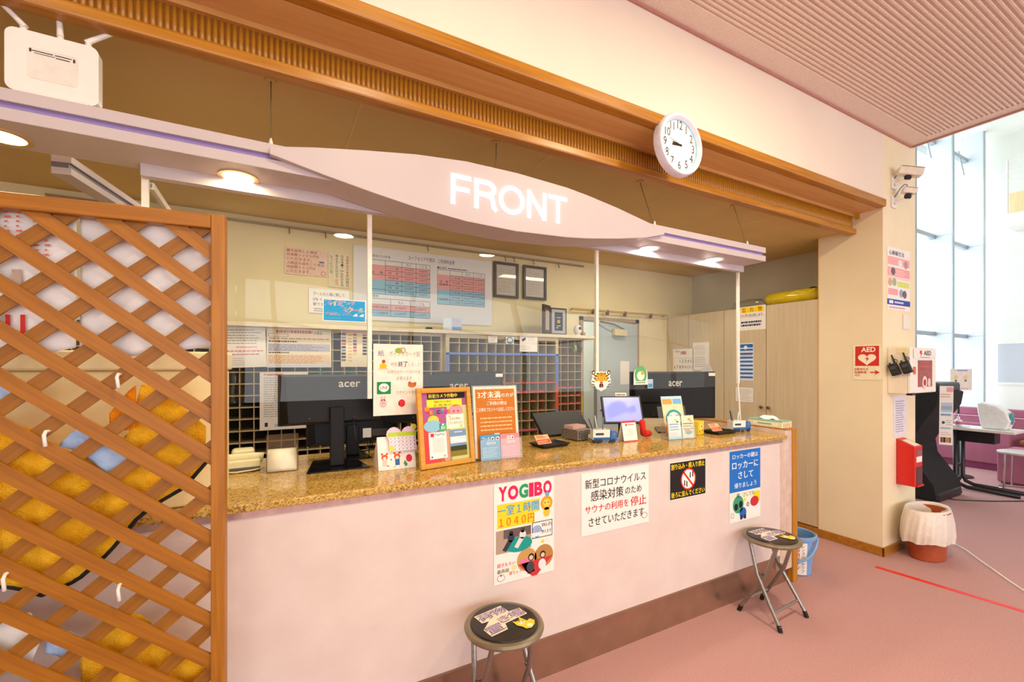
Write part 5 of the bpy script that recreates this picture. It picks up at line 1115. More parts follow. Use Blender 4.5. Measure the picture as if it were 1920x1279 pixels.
# yellow cup
q = onz(1314, 816, ZTOP)
t = thing('yellow_box', 'small bright yellow printed box beside the brochure rack', 'box', (q[0] + 0.01, q[1] + 0.045, ZK), 0.25)
MB().box(-0.04, -0.035, 0, 0.04, 0.035, 0.088).build('carton', mat('carton_yellow', '#f0d020', 0.4), t, bev=.003)
s = Sheet('front_print', None, None, LM(0, -0.038, -0.0352, 0.002), 0.076, 0.084, mat('print_yellow', '#f2d83a', 0.4), parent=t, th=.0004); s.disc(.45, .6, .2, '#f6efd0', 2); s.disc(.5, .62, .09, '#3a3020', 3); s.disc(.75, .3, .12, '#c88a2c', 2); s.disc(.2, .25, .1, '#d8602c', 2); s.done()
# tissue box on the end cap
q = onz(1447, 795, 1.031)
t = thing('tissue_box', 'flat green and orange tissue box on the counter end board', 'tissue box', (3.045, 1.735, 1.0305), PI / 2 + 0.0)
MB().box(0, -0.06, 0, 0.245, 0.052, 0.048).build('carton', mat('tissue_cream', '#ecdcb4', 0.5), t, bev=.002)
MB().box(-0.0005, -0.0605, 0.040, 0.2455, 0.0525, 0.0485).build('lid_band', mat('tissue_green', '#8fbfa4', 0.5), t)
MB().box(0.03, 0.052, 0.012, 0.2, 0.0528, 0.034).build('side_label', mat('tissue_label', '#f4efe0', 0.5), t)
MB().box(0.07, 0.0529, 0.018, 0.17, 0.0533, 0.026).build('side_print', ink('#6ab090'), t)
for k in range(4): MB().box(-0.001, -0.04 + k * .022, 0.006, -0.0006, -0.03 + k * .022, 0.032).build('end_stripe', mat('stripe_orange', '#d8a070', 0.5), t)
MB().grid(8, 6, lambda u, v: (0.06 + 0.13 * u, -0.03 + 0.05 * v, 0.0485 + 0.028 * math.sin(PI * u) ** .6 * math.sin(PI * min(1, v * 1.0 + .05)) + .008 * math.sin(9 * u) * v)).build('tissue', mat('tissue_white', '#f6f6f4', 0.8), t, smooth=True, solid=.0006)
# ================================================================== PILLAR
YP = 1.61
s = sheet_x('aed_sign', 'cream AED sign with red heart panel and arrow on the pillar side', 'sign', (1600, 648), (1652, 713), XP0, mat('sign_cream', '#f6ecc8', 0.5), th=0.003)
s.rect(.08, .40, .94, .97, '#d2382c'); s.text('AED', .30, .80, .82, .94, '#fbf2dc', bold=.03)
hp = []
for k in range(32):
    a_ = 2 * PI * k / 32; hp.append((.51 + 16 * math.sin(a_) ** 3 * .0205, .60 + (13 * math.cos(a_) - 5 * math.cos(2 * a_) - 2 * math.cos(3 * a_) - math.cos(4 * a_)) * .0115))
s.poly(hp, '#fbf2dc', 2); s.poly([(.56, .70), (.44, .59), (.52, .59), (.46, .50), (.60, .62), (.52, .62)], '#d2382c', 3)
s.text('自動体外式', .06, .27, .56, .345, '#c83a2c', bold=.015); s.text('除細動器', .06, .18, .50, .255, '#c83a2c', bold=.015); s.text('AED', .06, .10, .26, .165, '#c83a2c')
s.rect(.62, .20, .84, .235, '#c83a2c', 2); s.poly([(.78, .29), (.97, .217), (.78, .145), (.83, .217)], '#c83a2c', 3); s.done()
s = sheet_y('heart_poster', 'pink and white health poster with blue foot on the pillar front', 'poster', (1663, 461), (1706, 585), YP, PAPER)
s.text('心肺蘇生法', .08, .88, .72, .95, '#4a4a78', bold=.01); s.rect(.02, .72, .98, .85, '#f2b0b0'); s.rect(.02, .54, .98, .68, '#f0a8a8'); s.rect(.02, .50, .98, .53, '#f6d0cc'); s.rect(.42, .38, .96, .47, '#dbe07a'); s.rect(.04, .24, .45, .34, '#f0a8a8'); s.rect(.0, .08, 1, .17, '#3a52a8'); s.rect(.08, .10, .25, .15, '#e8ecf8', 2); s.rect(.3, .11, .7, .14, '#c8d0f0', 2)
for x, y, c_ in ((.55, .76, '#e8e8ec'), (.8, .76, '#b89a98'), (.25, .62, '#8a7a80'), (.12, .44, '#d8b088'), (.3, .45, '#a8b890'), (.6, .28, '#9aa8c0'), (.75, .27, '#7a6a70')): s.disc(x, y, .09, c_, 2, sy=.9)
s.lines(.08, .56, .9, .66, 3, '#fbe8e4', fill=.3); s.lines(.08, .02, .8, .06, 1, '#d86a6a', fill=.4); s.done()
sw = tag(MB().box(ony(1692, 590, YP)[0], YP - 0.012, ony(1692, 617, YP)[2], ony(1702, 590, YP)[0], YP - 0.0005, ony(1692, 590, YP)[2]).build('wall_switch', WHITEP, bev=.003), 'small white switch plate below the health poster', 'switch')
s = sheet_x('yellow_tag', 'tiny yellow tag high on the pillar side under the wood beam', 'tag', (1604, 401), (1612, 411), XP0, mat('tag_yellow', '#c8a030', 0.5)); s.done()
# AED cabinet
a = ony(1664, 652, YP); x0 = a[0]; yf = onx(1707, 690, x0)[1]
z1 = a[2]; z0 = ony(1664, 737, YP)[2]; x1 = ony(1755, 690, yf)[0]
t = thing('aed_cabinet', 'cream wall-mounted AED cabinet with a red window', 'cabinet', (x0, YP, z0))
CAE = mat('aed_cream', '#f0e6d0', 0.4, noise=.02)
W, D, Hh = x1 - x0, YP - yf, z1 - z0
MB().box(0, -D + 0.02, 0, W, -0.001, Hh).build('body', CAE, t, bev=.003)
dr = MB().box(0, -D, 0.004, W, -D + 0.019, Hh - 0.004).build('door', mat('aed_white', '#f2ece2', 0.4), t, bev=.004)
MB().box(W * .28, -D - 0.003, Hh * .14, W * .82, -D - 0.0005, Hh * .72).build('window', mat('aed_red_window', '#a83a36', 0.2, scale=8, color2='#8a3430'), dr)
s = Sheet('window_print', None, None, LM(0, W * .28, -D - 0.0032, Hh * .14), W * .54, Hh * .58, mat('aed_red_print', '#b0403a', 0.25, scale=8, color2='#8f3733'), parent=dr, th=.0003)
s.disc(.45, .16, .17, '#f0d8d0', 1, sy=1.2); s.disc(.45, .16, .09, '#b03a34', 2, sy=1.2); s.disc(.78, .15, .11, '#e8c8c0', 1, sy=1.3); s.lines(.1, .4, .9, .62, 3, '#cf7a72', fill=.2); s.rect(.05, .75, .95, .78, '#c06a62', 1); s.done()
s = Sheet('door_lettering', None, None, LM(0, W * .1, -D - 0.0032, Hh * .76), W * .8, Hh * .2, MATS['aed_white'], parent=dr, th=.0003)
s.text('AED', .48, .35, .84, .85, '#4a4440', bold=.02); s.poly([(.3, .85), (.4, .85), (.36, .6), (.42, .6), (.32, .2), (.34, .52), (.28, .52)], '#d03a30', 2); s.lines(.3, .05, .8, .2, 1, '#8a8480', fill=.5, rag=0); s.done()
MB().box(W * .10, -D - 0.006, Hh * .42, W * .17, -D - 0.0005, Hh * .58).build('latch', mat('aed_latch', '#d8603c', 0.4), dr)
MB().box(W * .02, -D - 0.008, -0.012, W * .16, -D + 0.03, 0.006).build('catch', BLACKP, t, bev=.003)
MB().box(-0.002, -D * .96, Hh * .86, -0.0005, -D * .42, Hh * .97).build('paper_label', mat('aed_label_yellow', '#efe0a8', 0.6), t)
# radios hanging from the cabinet side
for i, (u, v, lab) in enumerate([(1677, 693, 'black walkie-talkie on the left hook of the AED cabinet'), (1699, 689, 'black walkie-talkie on the right hook of the AED cabinet')]):
    q = onx(u, v, x0 - 0.02); 
    MB().lathe([(0.012, -0.002), (0.016, -0.002), (0.016, 0.002), (0.012, 0.002)], n=16, ring=True).xf(Matrix.Translation((-0.006, q[1] - YP, q[2] - z0 + 0.065)) @ Matrix.Rotation(PI / 2, 4, 'Y')).build('hook_ring', CHROME, t)
    r = thing('walkie_talkie', lab, 'radio', (x0 - 0.004, q[1], q[2]), group='walkie-talkies on the AED cabinet')
    R4 = Matrix.Rotation(math.radians(-20), 4, 'X')
    MB().box(-0.03, -0.028, -0.045, -0.001, 0.028, 0.045).xf(R4).build('body', BLACKP, r, bev=.006)
    MB().box(-0.0315, -0.018, 0.0, -0.0295, 0.018, 0.028).xf(R4).build('display', mat('radio_display', '#4a4c50', 0.2), r)
    MB().box(-0.0315, -0.02, -0.035, -0.0295, 0.02, -0.008).xf(R4).build('speaker_grille', mat('radio_grille', '#2a2a2c', 0.6), r)
    MB().tube([(-0.015, 0.018 * -1, 0.04), (-0.015, -0.02, 0.11)], [0.007, 0.005], 10).xf(R4).build('antenna', BLACKP, r)
    MB().tube([(-0.015, 0.012, 0.04), (-0.015, 0.012, 0.058)], 0.006, 10).xf(R4).build('knob', BLACKP, r)
s = sheet_y('pillar_notice', 'white printed notice in a clear sleeve below the AED cabinet', 'notice', (1675, 743), (1699, 816), YP, mat('paper_lilac', '#e6e2ec', 0.4)); s.lines(.15, .1, .85, .9, 14, '#8a8898', fill=.3); s.done()
# red dispenser
a = ony(1680, 822, YP); c = ony(1696, 903, YP)
t = thing('red_dispenser', 'red wall-mounted box with white label and dark opening on the pillar', 'dispenser', (a[0], YP, c[2]))
RED = mat('dispenser_red', '#d2231c', 0.35, noise=.04); ydp = 0.115; W = 0.135; Hh = a[2] - c[2]
MB().hexa([(0, -ydp, 0), (W, -ydp, 0), (W, -0.001, 0), (0, -0.001, 0)], [(0, -ydp, Hh * .86), (W, -ydp, Hh * .86), (W, -0.001, Hh), (0, -0.001, Hh)]).build('body', RED, t, bev=.004)
MB().box(W * .2, -ydp - 0.002, Hh * .04, W * .9, -ydp - 0.0002, Hh * .42).build('opening', mat('dispenser_dark', '#4a3038', 0.3), t)
MB().box(W * .2, -ydp - 0.002, Hh * .52, W * .9, -ydp - 0.0002, Hh * .64).build('label', PAPER, t)
MB().box(W * .25, -ydp - 0.002, Hh * .66, W * .9, -ydp - 0.0002, Hh * .78).build('window', mat('dispenser_window', '#8a6a6a', 0.15), t)
MB().box(W * .15, -ydp - .012, 0, W * .95, -ydp, Hh * .035).build('lip', RED, t)
MB().hexa([(W * .15, -ydp * .92, Hh * .873), (W * .85, -ydp * .92, Hh * .873), (W * .85, -0.03, Hh * .967), (W * .15, -0.03, Hh * .967)], [(W * .15, -ydp * .92, Hh * .876), (W * .85, -ydp * .92, Hh * .876), (W * .85, -0.03, Hh * .970), (W * .15, -0.03, Hh * .970)]).build('top_label', PAPER2, t)
# security cameras
def security_camera(label, u, v, L, r, dirx):
    q = ony(u, v, YP)
    t = thing('security_camera', label, 'camera', (q[0], YP, q[2]), group='security cameras on the pillar')
    MB().box(-0.035, -0.012, -0.045, 0.035, -0.0005, 0.045).build('wall_plate', WHITEP, t, bev=.003)
    MB().tube([(0, -0.012, -0.01), (0.01, -0.04, 0.0), (0.02, -0.085, 0.012), (0.02, -0.085, 0.035)], [0.012, 0.011, 0.011, 0.012], 12).build('bracket', WHITEP, t, smooth='auto')
    MB().lathe([(0.016, 0.02), (0.022, 0.028), (0.022, 0.05), (0.014, 0.058)], (0.02, -0.085, -0.015), 14).build('joint', BLACKP, t, smooth='auto')
    M = Matrix.Translation((0.02, -0.088, 0.064)) @ Matrix.Rotation(math.radians(-50), 4, 'Z') @ Matrix.Rotation(math.radians(16), 4, 'Y')
    MB().box(-L * .45, -r, -r * .8, L * .55, r, r * .8).xf(M).build('housing', mat('camera_cream', '#ece4d6', 0.4), t, bev=.008)
    MB().box(-L * .4, -r * 1.05, r * .85, L * .58, r * 1.05, r * .95).xf(M).build('sun_shield', mat('camera_cream', '#ece4d6', 0.4), t, bev=.002)
    MB().box(L * .55, -r * .8, -r * .65, L * .56, r * .8, r * .6).xf(M).build('lens_window', BLACKG, t)
    MB().tube([(-0.005, -0.012, 0.035), (-0.01, -0.05, 0.09), (-0.005, -0.075, 0.115), (0.005, -0.085, 0.11), (0.01, -0.088, 0.09)], 0.004, 7).build('cable', mat('cable_blue_grey', '#6a82b0', 0.4), t, smooth=True)
    return t
security_camera('upper white security camera on the pillar top', 1674, 345, 0.15, 0.036, 1)
security_camera('lower smaller dark-lensed security camera on the pillar', 1674, 380, 0.085, 0.026, 1)
# waste bin with liner
q = onz(1735, 1046, 0)
t = thing('waste_bin', 'terracotta waste bin with a loose white plastic liner by the pillar', 'bin', (4.375, 1.447, 0))
MB().lathe([(0.115, 0), (0.125, 0.006), (0.15, 0.35), (0.158, 0.355), (0.158, 0.362), (0.146, 0.362), (0.12, 0.02), (0.0, 0.018)], n=36, sx=1.12, sy=.8).build('bin', mat('terracotta_plastic', '#b0502a', 0.45), t, smooth='auto')
def linerpt(u, v):
    a_ = 2 * PI * u
    prof = [(0.128, 0.20), (0.140, 0.33), (0.154, 0.372), (0.168, 0.380), (0.178, 0.36), (0.196, 0.29), (0.205, 0.20), (0.198, 0.14)]
    f = v * (len(prof) - 1); i = min(int(f), len(prof) - 2); g = f - i
    r = prof[i][0] + (prof[i + 1][0] - prof[i][0]) * g; z = prof[i][1] + (prof[i + 1][1] - prof[i][1]) * g
    k = max(0, (v - .35)) * 1.3
    r += k * (0.006 * math.sin(a_ * 11 + v * 4) + 0.007 * math.sin(a_ * 5 + 1.3) + 0.004 * math.sin(a_ * 23 + v * 9)); z += k * (0.012 * math.sin(a_ * 2 + .5) + 0.008 * math.sin(a_ * 7))
    return (r * 1.16 * math.cos(a_), r * .70 * math.sin(a_), z)
MB().grid(120, 21, linerpt).build('liner', mat('liner_white', '#e8ddd0', 0.35, noise=.03, bump=.4, bscale=40), t, smooth=True)
# floor cable
P = [onz(u, v, 0.004) for u, v in ((1790, 1020), (1812, 1032), (1836, 1050), (1862, 1068), (1890, 1088), (1920, 1108), (1960, 1130))]
tag(MB().tube(P, 0.006, 8).build('white_cable', WHITEP, smooth=True), 'white cable lying on the carpet beside the waste bin', 'cable')
P = [onz(u, v, 0.004) for u, v in ((1778, 935), (1788, 937), (1800, 938), (1850, 940), (1900, 940), (1950, 940))]
tag(MB().tube(P, 0.007, 8).build('dark_cable', BLACKP, smooth=True), 'dark cable running across the lounge carpet', 'cable')
# ================================================================== LOUNGE
PINKS = mat('sofa_mauve', '#a35c70', 0.6, noise=.05, scale=15, bump=.08, bscale=200); PINKD = mat('sofa_plinth', '#7e2f4e', 0.7)
t = thing('lounge_sofa', 'mauve lounge sofa behind the desk, seen from its back', 'sofa', (8.74, 2.03, 0))
Ls = 0.95
MB().box(0.02, 0.02, 0.0, 0.68, Ls, 0.09).build('plinth', PINKD, t)
MB().box(0, 0, 0.09, 0.13, Ls, 0.64).build('back', PINKS, t, bev=.02, seg=3)
MB().box(0.14, 0.0, 0.09, 0.68, 0.14, 0.52).build('arm', PINKS, t, bev=.02, seg=3)
MB().box(0.14, 0.15, 0.09, 0.68, Ls, 0.40).build('seat_cushion', PINKS, t, bev=.025, seg=3)
t = thing('rear_sofa', 'long mauve sofa further back below the tall windows', 'sofa', (9.75, -0.8, 0))
MB().box(0.02, 0.02, 0, 0.73, 3.68, .09).build('plinth', PINKD, t)
MB().box(0, 0, 0.09, 0.15, 3.7, 0.655).build('lower_back', PINKS, t, bev=.015, seg=3)
MB().box(0.02, 0, 0.67, 0.15, 3.7, 0.79).build('upper_back', PINKS, t, bev=.02, seg=3)
MB().box(-0.008, 0, 0.653, 0.14, 3.7, 0.672).build('piping', mat('sofa_piping', '#d89ab4', 0.5), t, bev=.006)
for k in range(3): MB().box(0.16, 0.01 + k * 1.23, 0.09, 0.75, 1.22 + k * 1.23, 0.42).build('seat_cushion', PINKS, t, bev=.025, seg=3)
q = onz(1893, 918, 0)
t = thing('pouf_seat', 'square mauve seat block at the right edge beside the chrome stool', 'seat', (q[0] + 0.30, q[1] - 0.42, 0))
MB().box(0, 0, 0.02, 0.6, 0.6, 0.40).build('block', PINKS, t, bev=.02, seg=3); MB().box(.03, .03, 0, .57, .57, .02).build('plinth', PINKD, t)
t = thing('low_table', 'low brown wooden table behind the chrome stool', 'table', (8.75, 1.15, 0))
MB().box(0, 0, 0.40, 0.5, 0.8, 0.45).build('table_top', wood('table_brown', '#7a4a20', '#9a6230', 'y'), t, bev=.004)
for x in (0.04, .42):
    for y in (.04, .72): MB().box(x, y, 0, x + .05, y + .05, .40).build('leg', MATS['table_brown'], t)
# standing desk with black frame
t = thing('folding_desk', 'white-topped desk on black U-shaped legs in the lounge', 'desk', (7.15, 1.77, 0))
BK = mat('desk_black', '#1c181a', 0.4)
zt = 0.70
MB().box(-0.1, -0.16, zt, 0.29, 0.46, zt + 0.03).build('desk_top', mat('desk_top_white', '#e8e2da', 0.4), t, bev=.004)
for x in (0.0, 0.22):
    MB().tube([(x, 0.34, zt), (x, 0.34, 0.14), (x, 0.31, 0.06), (x, 0.24, 0.03), (x, -0.18, 0.022)], 0.022, 10).build('leg', BK, t, smooth=True)
    MB().tube([(x, 0.34, 0.14), (x, 0.38, 0.05), (x, 0.46, 0.022)], 0.018, 10).build('rear_foot', BK, t, smooth=True)
MB().box(0.0, 0.33, 0.24, 0.22, 0.35, 0.28).build('cross_bar', BK, t)
MB().box(0.02, 0.02, zt - 0.14, 0.2, 0.35, zt - 0.005).build('drawer_box', BK, t)
q = (7.12, 1.82)
t = thing('white_dryer', 'white curved sensor device with a teal oval on the desk', 'device', (7.26, 1.80, zt + 0.0305), 0.0)
P2 = [(-0.10, 0), (0.10, 0), (0.13, 0.10), (0.10, 0.20), (0.02, 0.27), (-0.10, 0.30), (-0.14, 0.29), (-0.13, 0.18), (-0.11, 0.06)]
MB().prism([(-x, z) for x, z in P2], lambda y, z: (-0.09, y, z), lambda y, z: (0.09, y, z)).build('shell', mat('device_white', '#f0f0ee', 0.35), t, bev=.02, seg=3)
b = MB().ball((0, 0, 0), 0.07, 16, sx=.9, sy=.15, sz=1.0); b.xf(Matrix.Translation((0, -0.125, 0.13))); b.build('teal_oval', mat('device_teal', '#2f9ca0', 0.3), t, smooth=True)
t = thing('sanitizer_bottle', 'clear pump sanitizer bottle in a small tray on the desk', 'bottle', (7.14, 2.08, zt + 0.0305))
MB().box(-0.07, -0.08, 0, 0.07, 0.08, 0.008).build('tray', clear('tray_clear', '#e8eef0', 1.0, body=.3, bodycol='#dfe6ea'), t)
MB().lathe([(0.03, 0.008), (0.034, 0.02), (0.034, 0.075), (0.014, 0.09), (0.012, 0.1)], n=18).build('bottle', mat('bottle_milk', '#e0dce6', 0.2), t, smooth='auto')
MB().lathe([(0.013, 0.1), (0.013, 0.115), (0.005, 0.118), (0.005, 0.14)], n=12).build('pump', WHITEP, t); MB().box(-0.03, -0.007, 0.14, 0.008, 0.007, 0.15).build('nozzle', WHITEP, t)
MB().lathe([(0.0345, 0.03), (0.0348, 0.03), (0.0348, 0.06), (0.0345, 0.06)], n=18).build('label', mat('label_red', '#c85a5a', 0.5), t)
# sign on a pole
a = ony(1789, 693, 2.05); zs0 = 0.0
sx_, sy_ = 7.30, 2.22
t = thing('sign_stand', 'black pole stand carrying a small instruction sign', 'sign stand', (7.93, 2.31, 0), -0.5)
MB().lathe([(0.14, 0), (0.14, 0.015), (0.02, 0.022), (0.012, 0.03)], n=24).build('foot', BK, t); MB().tube([(0, 0, 0.02), (0, 0, 1.36)], 0.012, 10).build('pole', BK, t)
s = Sheet('sign_plate', None, None, LM(0, -0.14, -0.026, 1.13), 0.28, 0.28, mat('sign_paper', '#ece2d8', 0.5), parent=t, th=.01)
s.rect(.3, .9, .8, .95, '#8a9ac0'); s.disc(.25, .6, .1, '#e8d488'); s.disc(.7, .6, .1, '#e8d488'); s.disc(.25, .45, .05, '#6a6a6a', 2); s.disc(.7, .45, .05, '#6a6a6a', 2); s.rect(.08, .12, .42, .24, '#d86a5a'); s.lines(.1, .05, .9, .12, 1, '#d88a7a'); s.done()
# massage chair under a black cover, with a banner
t = thing('massage_chair', 'massage chair under a black fabric cover beside the pillar', 'chair', (6.5, 2.29, 0), -PI / 2)
COV = mat('cover_black', '#0d0c0e', 0.75, noise=.2, scale=6, bump=.2, bscale=20)
prof = [(-0.50, 0.02), (0.33, 0.02), (0.30, 0.18), (0.12, 0.45), (0.10, 0.60), (0.20, 0.80), (0.32, 1.02), (0.34, 1.16), (0.20, 1.24), (-0.02, 1.22), (-0.25, 1.05), (-0.48, 0.70), (-0.55, 0.35)]
MB().prism(prof, lambda x, z: (x, -0.34, z), lambda x, z: (x, 0.34, z)).build('cover', COV, t, bev=.06, seg=4, smooth='auto')
MB().box(0.0, -0.3, 1.16, 0.33, 0.3, 1.27).build('headrest', mat('headrest_grey', '#26242a', 0.4), t, bev=.03, seg=3)
MB().lathe([(0.0, 0), (0.11, 0), (0.11, 0.02), (0.06, 0.035), (0, 0.035)], n=22).xf(Matrix.Translation((-0.1, -0.345, 0.86)) @ Matrix.Rotation(PI / 2, 4, 'X')).build('side_wheel', BLACKG, t)
MB().box(-0.45, -0.3, 0.0, 0.34, 0.3, 0.09).build('base', BLACKP, t, bev=.02)
MB().ball((0.05, -0.31, 0.05), 0.012, 8).build('power_light', mat('power_red', '#ff2a1a', 0.4, emit=2.0), t)
s = Sheet('banner', 'white hanging banner with pictures clipped to the massage chair', 'banner', Matrix.Translation((6.19, 1.955, 0.62)) @ Matrix.Rotation(math.radians(-62), 4, 'Z') @ LM(-0.06, 0, 0, 0), 0.105, 0.62, PAPER)
s.rect(.02, .92, .45, .99, '#f4f0f0'); s.rect(.5, .9, .98, .98, '#e8a8a8'); s.lines(.08, .8, .92, .88, 2, '#d8988a', fill=.4); s.rect(.12, .56, .95, .72, '#b8c8d8'); s.rect(.12, .60, .9, .66, '#98b0c8', 2); s.lines(.1, .48, .95, .54, 1, '#6aa0d0', fill=.6); s.disc(.3, .38, .12, '#4a4a50', 2, sy=1.2); s.lines(.5, .33, .95, .44, 3, '#a8a8b0', fill=.3); s.lines(.1, .26, .9, .31, 1, '#8ab0d0', fill=.5); s.lines(.1, .16, .9, .23, 2, '#e0a0a0', fill=.3)
for k, c_ in enumerate(['#8a4a3a', '#3a3a40', '#d8803a', '#8a6a50']): s.rect(.1 + k * .2, .04, .28 + k * .2, .13, c_, 2)
s.done()
# chrome stool
q = onz(1872, 912, 0)
t = thing('chrome_stool', 'low chrome-legged stool with a pale round top at the right edge', 'stool', (q[0] - 0.02, q[1] - 0.2, 0))
MB().lathe([(0.19, 0.42), (0.205, 0.43), (0.205, 0.445), (0.19, 0.45)], n=32).build('seat', mat('stool_pale', '#cfc4bc', 0.3), t, smooth='auto')
for a_ in (40, 140, 220, 320):
    c_, s_ = math.cos(math.radians(a_)), math.sin(math.radians(a_)); MB().tube([(.17 * c_, .17 * s_, 0.42), (.185 * c_, .185 * s_, 0.02)], 0.009, 8).build('leg', CHROME, t)
MB().tube([(0.185 * math.cos(k * PI / 12), 0.185 * math.sin(k * PI / 12), 0.012) for k in range(24)], 0.009, 8, closed=True).build('floor_ring', CHROME, t)
# balcony on the far wall
q0 = onx(1888, 438, 12.0)
t = thing('balcony', 'small balcony with pale wooden panels and thin rails high on the lounge wall', 'balcony', (11.45, 0.4, 3.92))
MB().box(0, 0, 0, 0.595, 2.33, 0.22).build('slab', M_ATR, t)
PW_ = wood('balcony_wood', '#dcc48c', '#ead6a4', 'z')
for k in range(5): MB().box(0.02, 0.05 + k * .46, 0.22, 0.05, 0.44 + k * .46, 0.62 if k % 2 else .58).build('panel', PW_, t)
RW_ = mat('rail_white', '#e6e2d8', 0.4)
for z in (0.8, 0.98, 1.16): MB().tube([(0.03, 0, z), (0.03, 2.33, z)], 0.012, 8).build('rail', RW_, t)
for k in range(6): MB().tube([(0.03, 0.02 + k * .457, 0.22), (0.03, 0.02 + k * .457, 1.18)], 0.014, 8).build('baluster', RW_, t)
# ================================================================== POSTERS ON THE COUNTER FRONT
s = sheet_y('yogibo_poster', 'YOGIBO room hire poster with photos on the counter front', 'poster', (925.7, 908.5), (1038.2, 1069), YF, PAPER)
for i, (ch, c_) in enumerate(zip('YOGIBO', ['#e0245e', '#e0245e', '#2f9a6a', '#e0245e', '#e0245e', '#e0245e'])):
    xs6 = [.07, .22, .40, .565, .655, .81, .97]; s.text(ch, xs6[i], .82, xs6[i + 1] - .012, .965, c_, bold=.05)
s.rect(.05, .66, .75, .79, '#f2d52c'); s.text('一室１時間', .06, .675, .73, .775, '#3aa0e0', bold=.02); s.rect(.05, .55, .66, .66, '#f2d52c'); s.text('１０４０円', .08, .56, .65, .65, '#e0761e', bold=.02)
s.disc(.87, .73, .105, '#e8a020', 2, sy=1.0); s.disc(.87, .73, .065, '#f4cf5a', 3, sy=.9); s.disc(.84, .735, .01, '#3a2a10', 4); s.disc(.90, .735, .01, '#3a2a10', 4); s.disc(.87, .635, .06, '#f0c040', 2, sy=1.2); s.disc(.88, .82, .035, '#6aa8d8', 4)
s.rect(.03, .30, .60, .53, '#b09a88', 2); s.rect(.15, .44, .6, .53, '#6a5a58', 3); s.disc(.40, .36, .22, '#1f9a92', 4, sy=.5)
for x, y, c1, c2 in ((.27, .44, '#2a2428', '#3a3a48'), (.46, .45, '#4a3a34', '#e4dcdc')): s.disc(x, y + .045, .035, c1, 5); s.disc(x, y, .055, c2, 5, sy=1.1); s.poly([(x - .05, y - .02), (x + .03, y - .03), (x - .08, y - .13), (x - .14, y - .11)], c2, 5)
s.frame(.62, .38, .97, .55, .01, '#2a3a4a', 3); s.text('Wi-Fi', .78, .485, .95, .525, '#33343c', layer=4); s.text('使えます', .78, .42, .95, .455, '#33343c', layer=4)
for r_ in (.085, .06, .035): s.ring(.70, .45, r_, .013, '#3a78d0', 3, n=20)
s.disc(.70, .45, .012, '#3a78d0', 4); s.rect(.61, .40, .79, .44, '#f1ece6', 4)
s.disc(.80, .335, .03, '#f0d23a', 3, sy=.8); s.disc(.9, .35, .03, '#f4ecd0', 3)
for x in (.53, .82): s.disc(x, .185, .165, '#c89a5a' if x < .6 else '#b88648', 3, sy=1.0)
s.poly([(.38, .15), (.98, .17), (.70, .0), (.62, .0)], '#c83a3a', 4); s.poly([(.4, .19), (.6, .2), (.66, .05), (.55, .03)], '#e07aa0', 4)
for x, c1, c2 in ((.60, '#3a2c28', '#4a4450'), (.80, '#3a2c28', '#e8e4ea')): s.disc(x, .20, .05, c1, 5, sy=1.1); s.disc(x, .195, .033, '#e8c4a8', 6); s.disc(x - .01, .10, .065, c2, 5, sy=1.2)
s.text('超きもちい', .05, .165, .34, .205, '#e04858', bold=.01); s.text('最高級', .05, .105, .24, .145, '#8a7a2c', bold=.01); s.text('寝ちゃう', .24, .065, .44, .105, '#e8852c', bold=.01)
s.disc(.32, .135, .045, '#f0dca0', 3, sy=.8); s.disc(.11, .06, .06, '#f6f2ea', 3, sy=.8); s.ring(.11, .06, .06, .008, '#8a8480', 4, sy=.8); s.disc(.11, .085, .015, '#d83a3a', 5); s.done()
s = sheet_y('sauna_notice', 'white infection notice closing the sauna, on the counter front', 'notice', (1089.6, 888.4), (1215.9, 977.9), YF, PAPER)
K = '#2a2524'
s.text('新型コロナウイルス', .05, .74, .95, .89, K, bold=.008); s.text('感染対策', .13, .53, .60, .70, K, bold=.008); s.text('のため', .63, .55, .88, .67, K, bold=.008)
s.text('サウナの利用を', .05, .34, .68, .47, '#d0302c', bold=.012); s.text('停止', .71, .33, .96, .49, '#d0302c', bold=.012); s.text('させていただきます', .10, .13, .92, .27, K, bold=.008); s.ring(.93, .13, .045, .006, '#6a6460', 3, sy=.8); s.done()
s = sheet_y('no_queue_jumping_sign', 'black no queue jumping sign with yellow writing on the counter front', 'sign', (1254.4, 867.7), (1323.5, 926), YF, mat('paper_offwhite', '#ece6da', 0.6))
s.rect(.02, .025, .98, .975, '#241f22', 1); YL = '#f2d81e'
s.text('割り込み・横入り禁止', .05, .79, .95, .94, YL, layer=3, bold=.02); s.text('後ろに並んでください', .05, .06, .95, .21, YL, layer=3, bold=.02)
s.disc(.5, .5, .195, '#f4f0ea', 2); s.ring(.5, .5, .205, .028, '#d8261c', 5); s.poly([(.355, .68), (.385, .71), (.645, .32), (.615, .29)], '#d8261c', 5)
for x, y in ((.55, .60), (.62, .62), (.40, .41), (.46, .38)): s.disc(x, y + .05, .015, '#1c1a1c', 4); s.rect(x - .014, y - .08, x + .014, y + .03, '#1c1a1c', 4)
s.done()
s = sheet_y('locker_key_notice', 'blue locker key notice with a cartoon below, on the counter front', 'notice', (1367.5, 847.5), (1425, 967), YF, PAPER)
s.rect(0, .42, 1, 1, '#1f6fc8'); W_ = '#eaf2fc'
s.text('ロッカーの鍵は', .09, .885, .91, .955, W_, bold=.01); s.text('ロッカーに', .08, .74, .92, .845, W_, bold=.015); s.text('さして', .27, .60, .75, .70, W_, bold=.015); s.text('帰りましょう', .15, .47, .86, .545, W_, bold=.01)
s.rect(.01, .32, .95, .41, '#e4e4d0'); s.text('鍵、さしてね', .22, .335, .80, .395, '#4a4a44', layer=3)
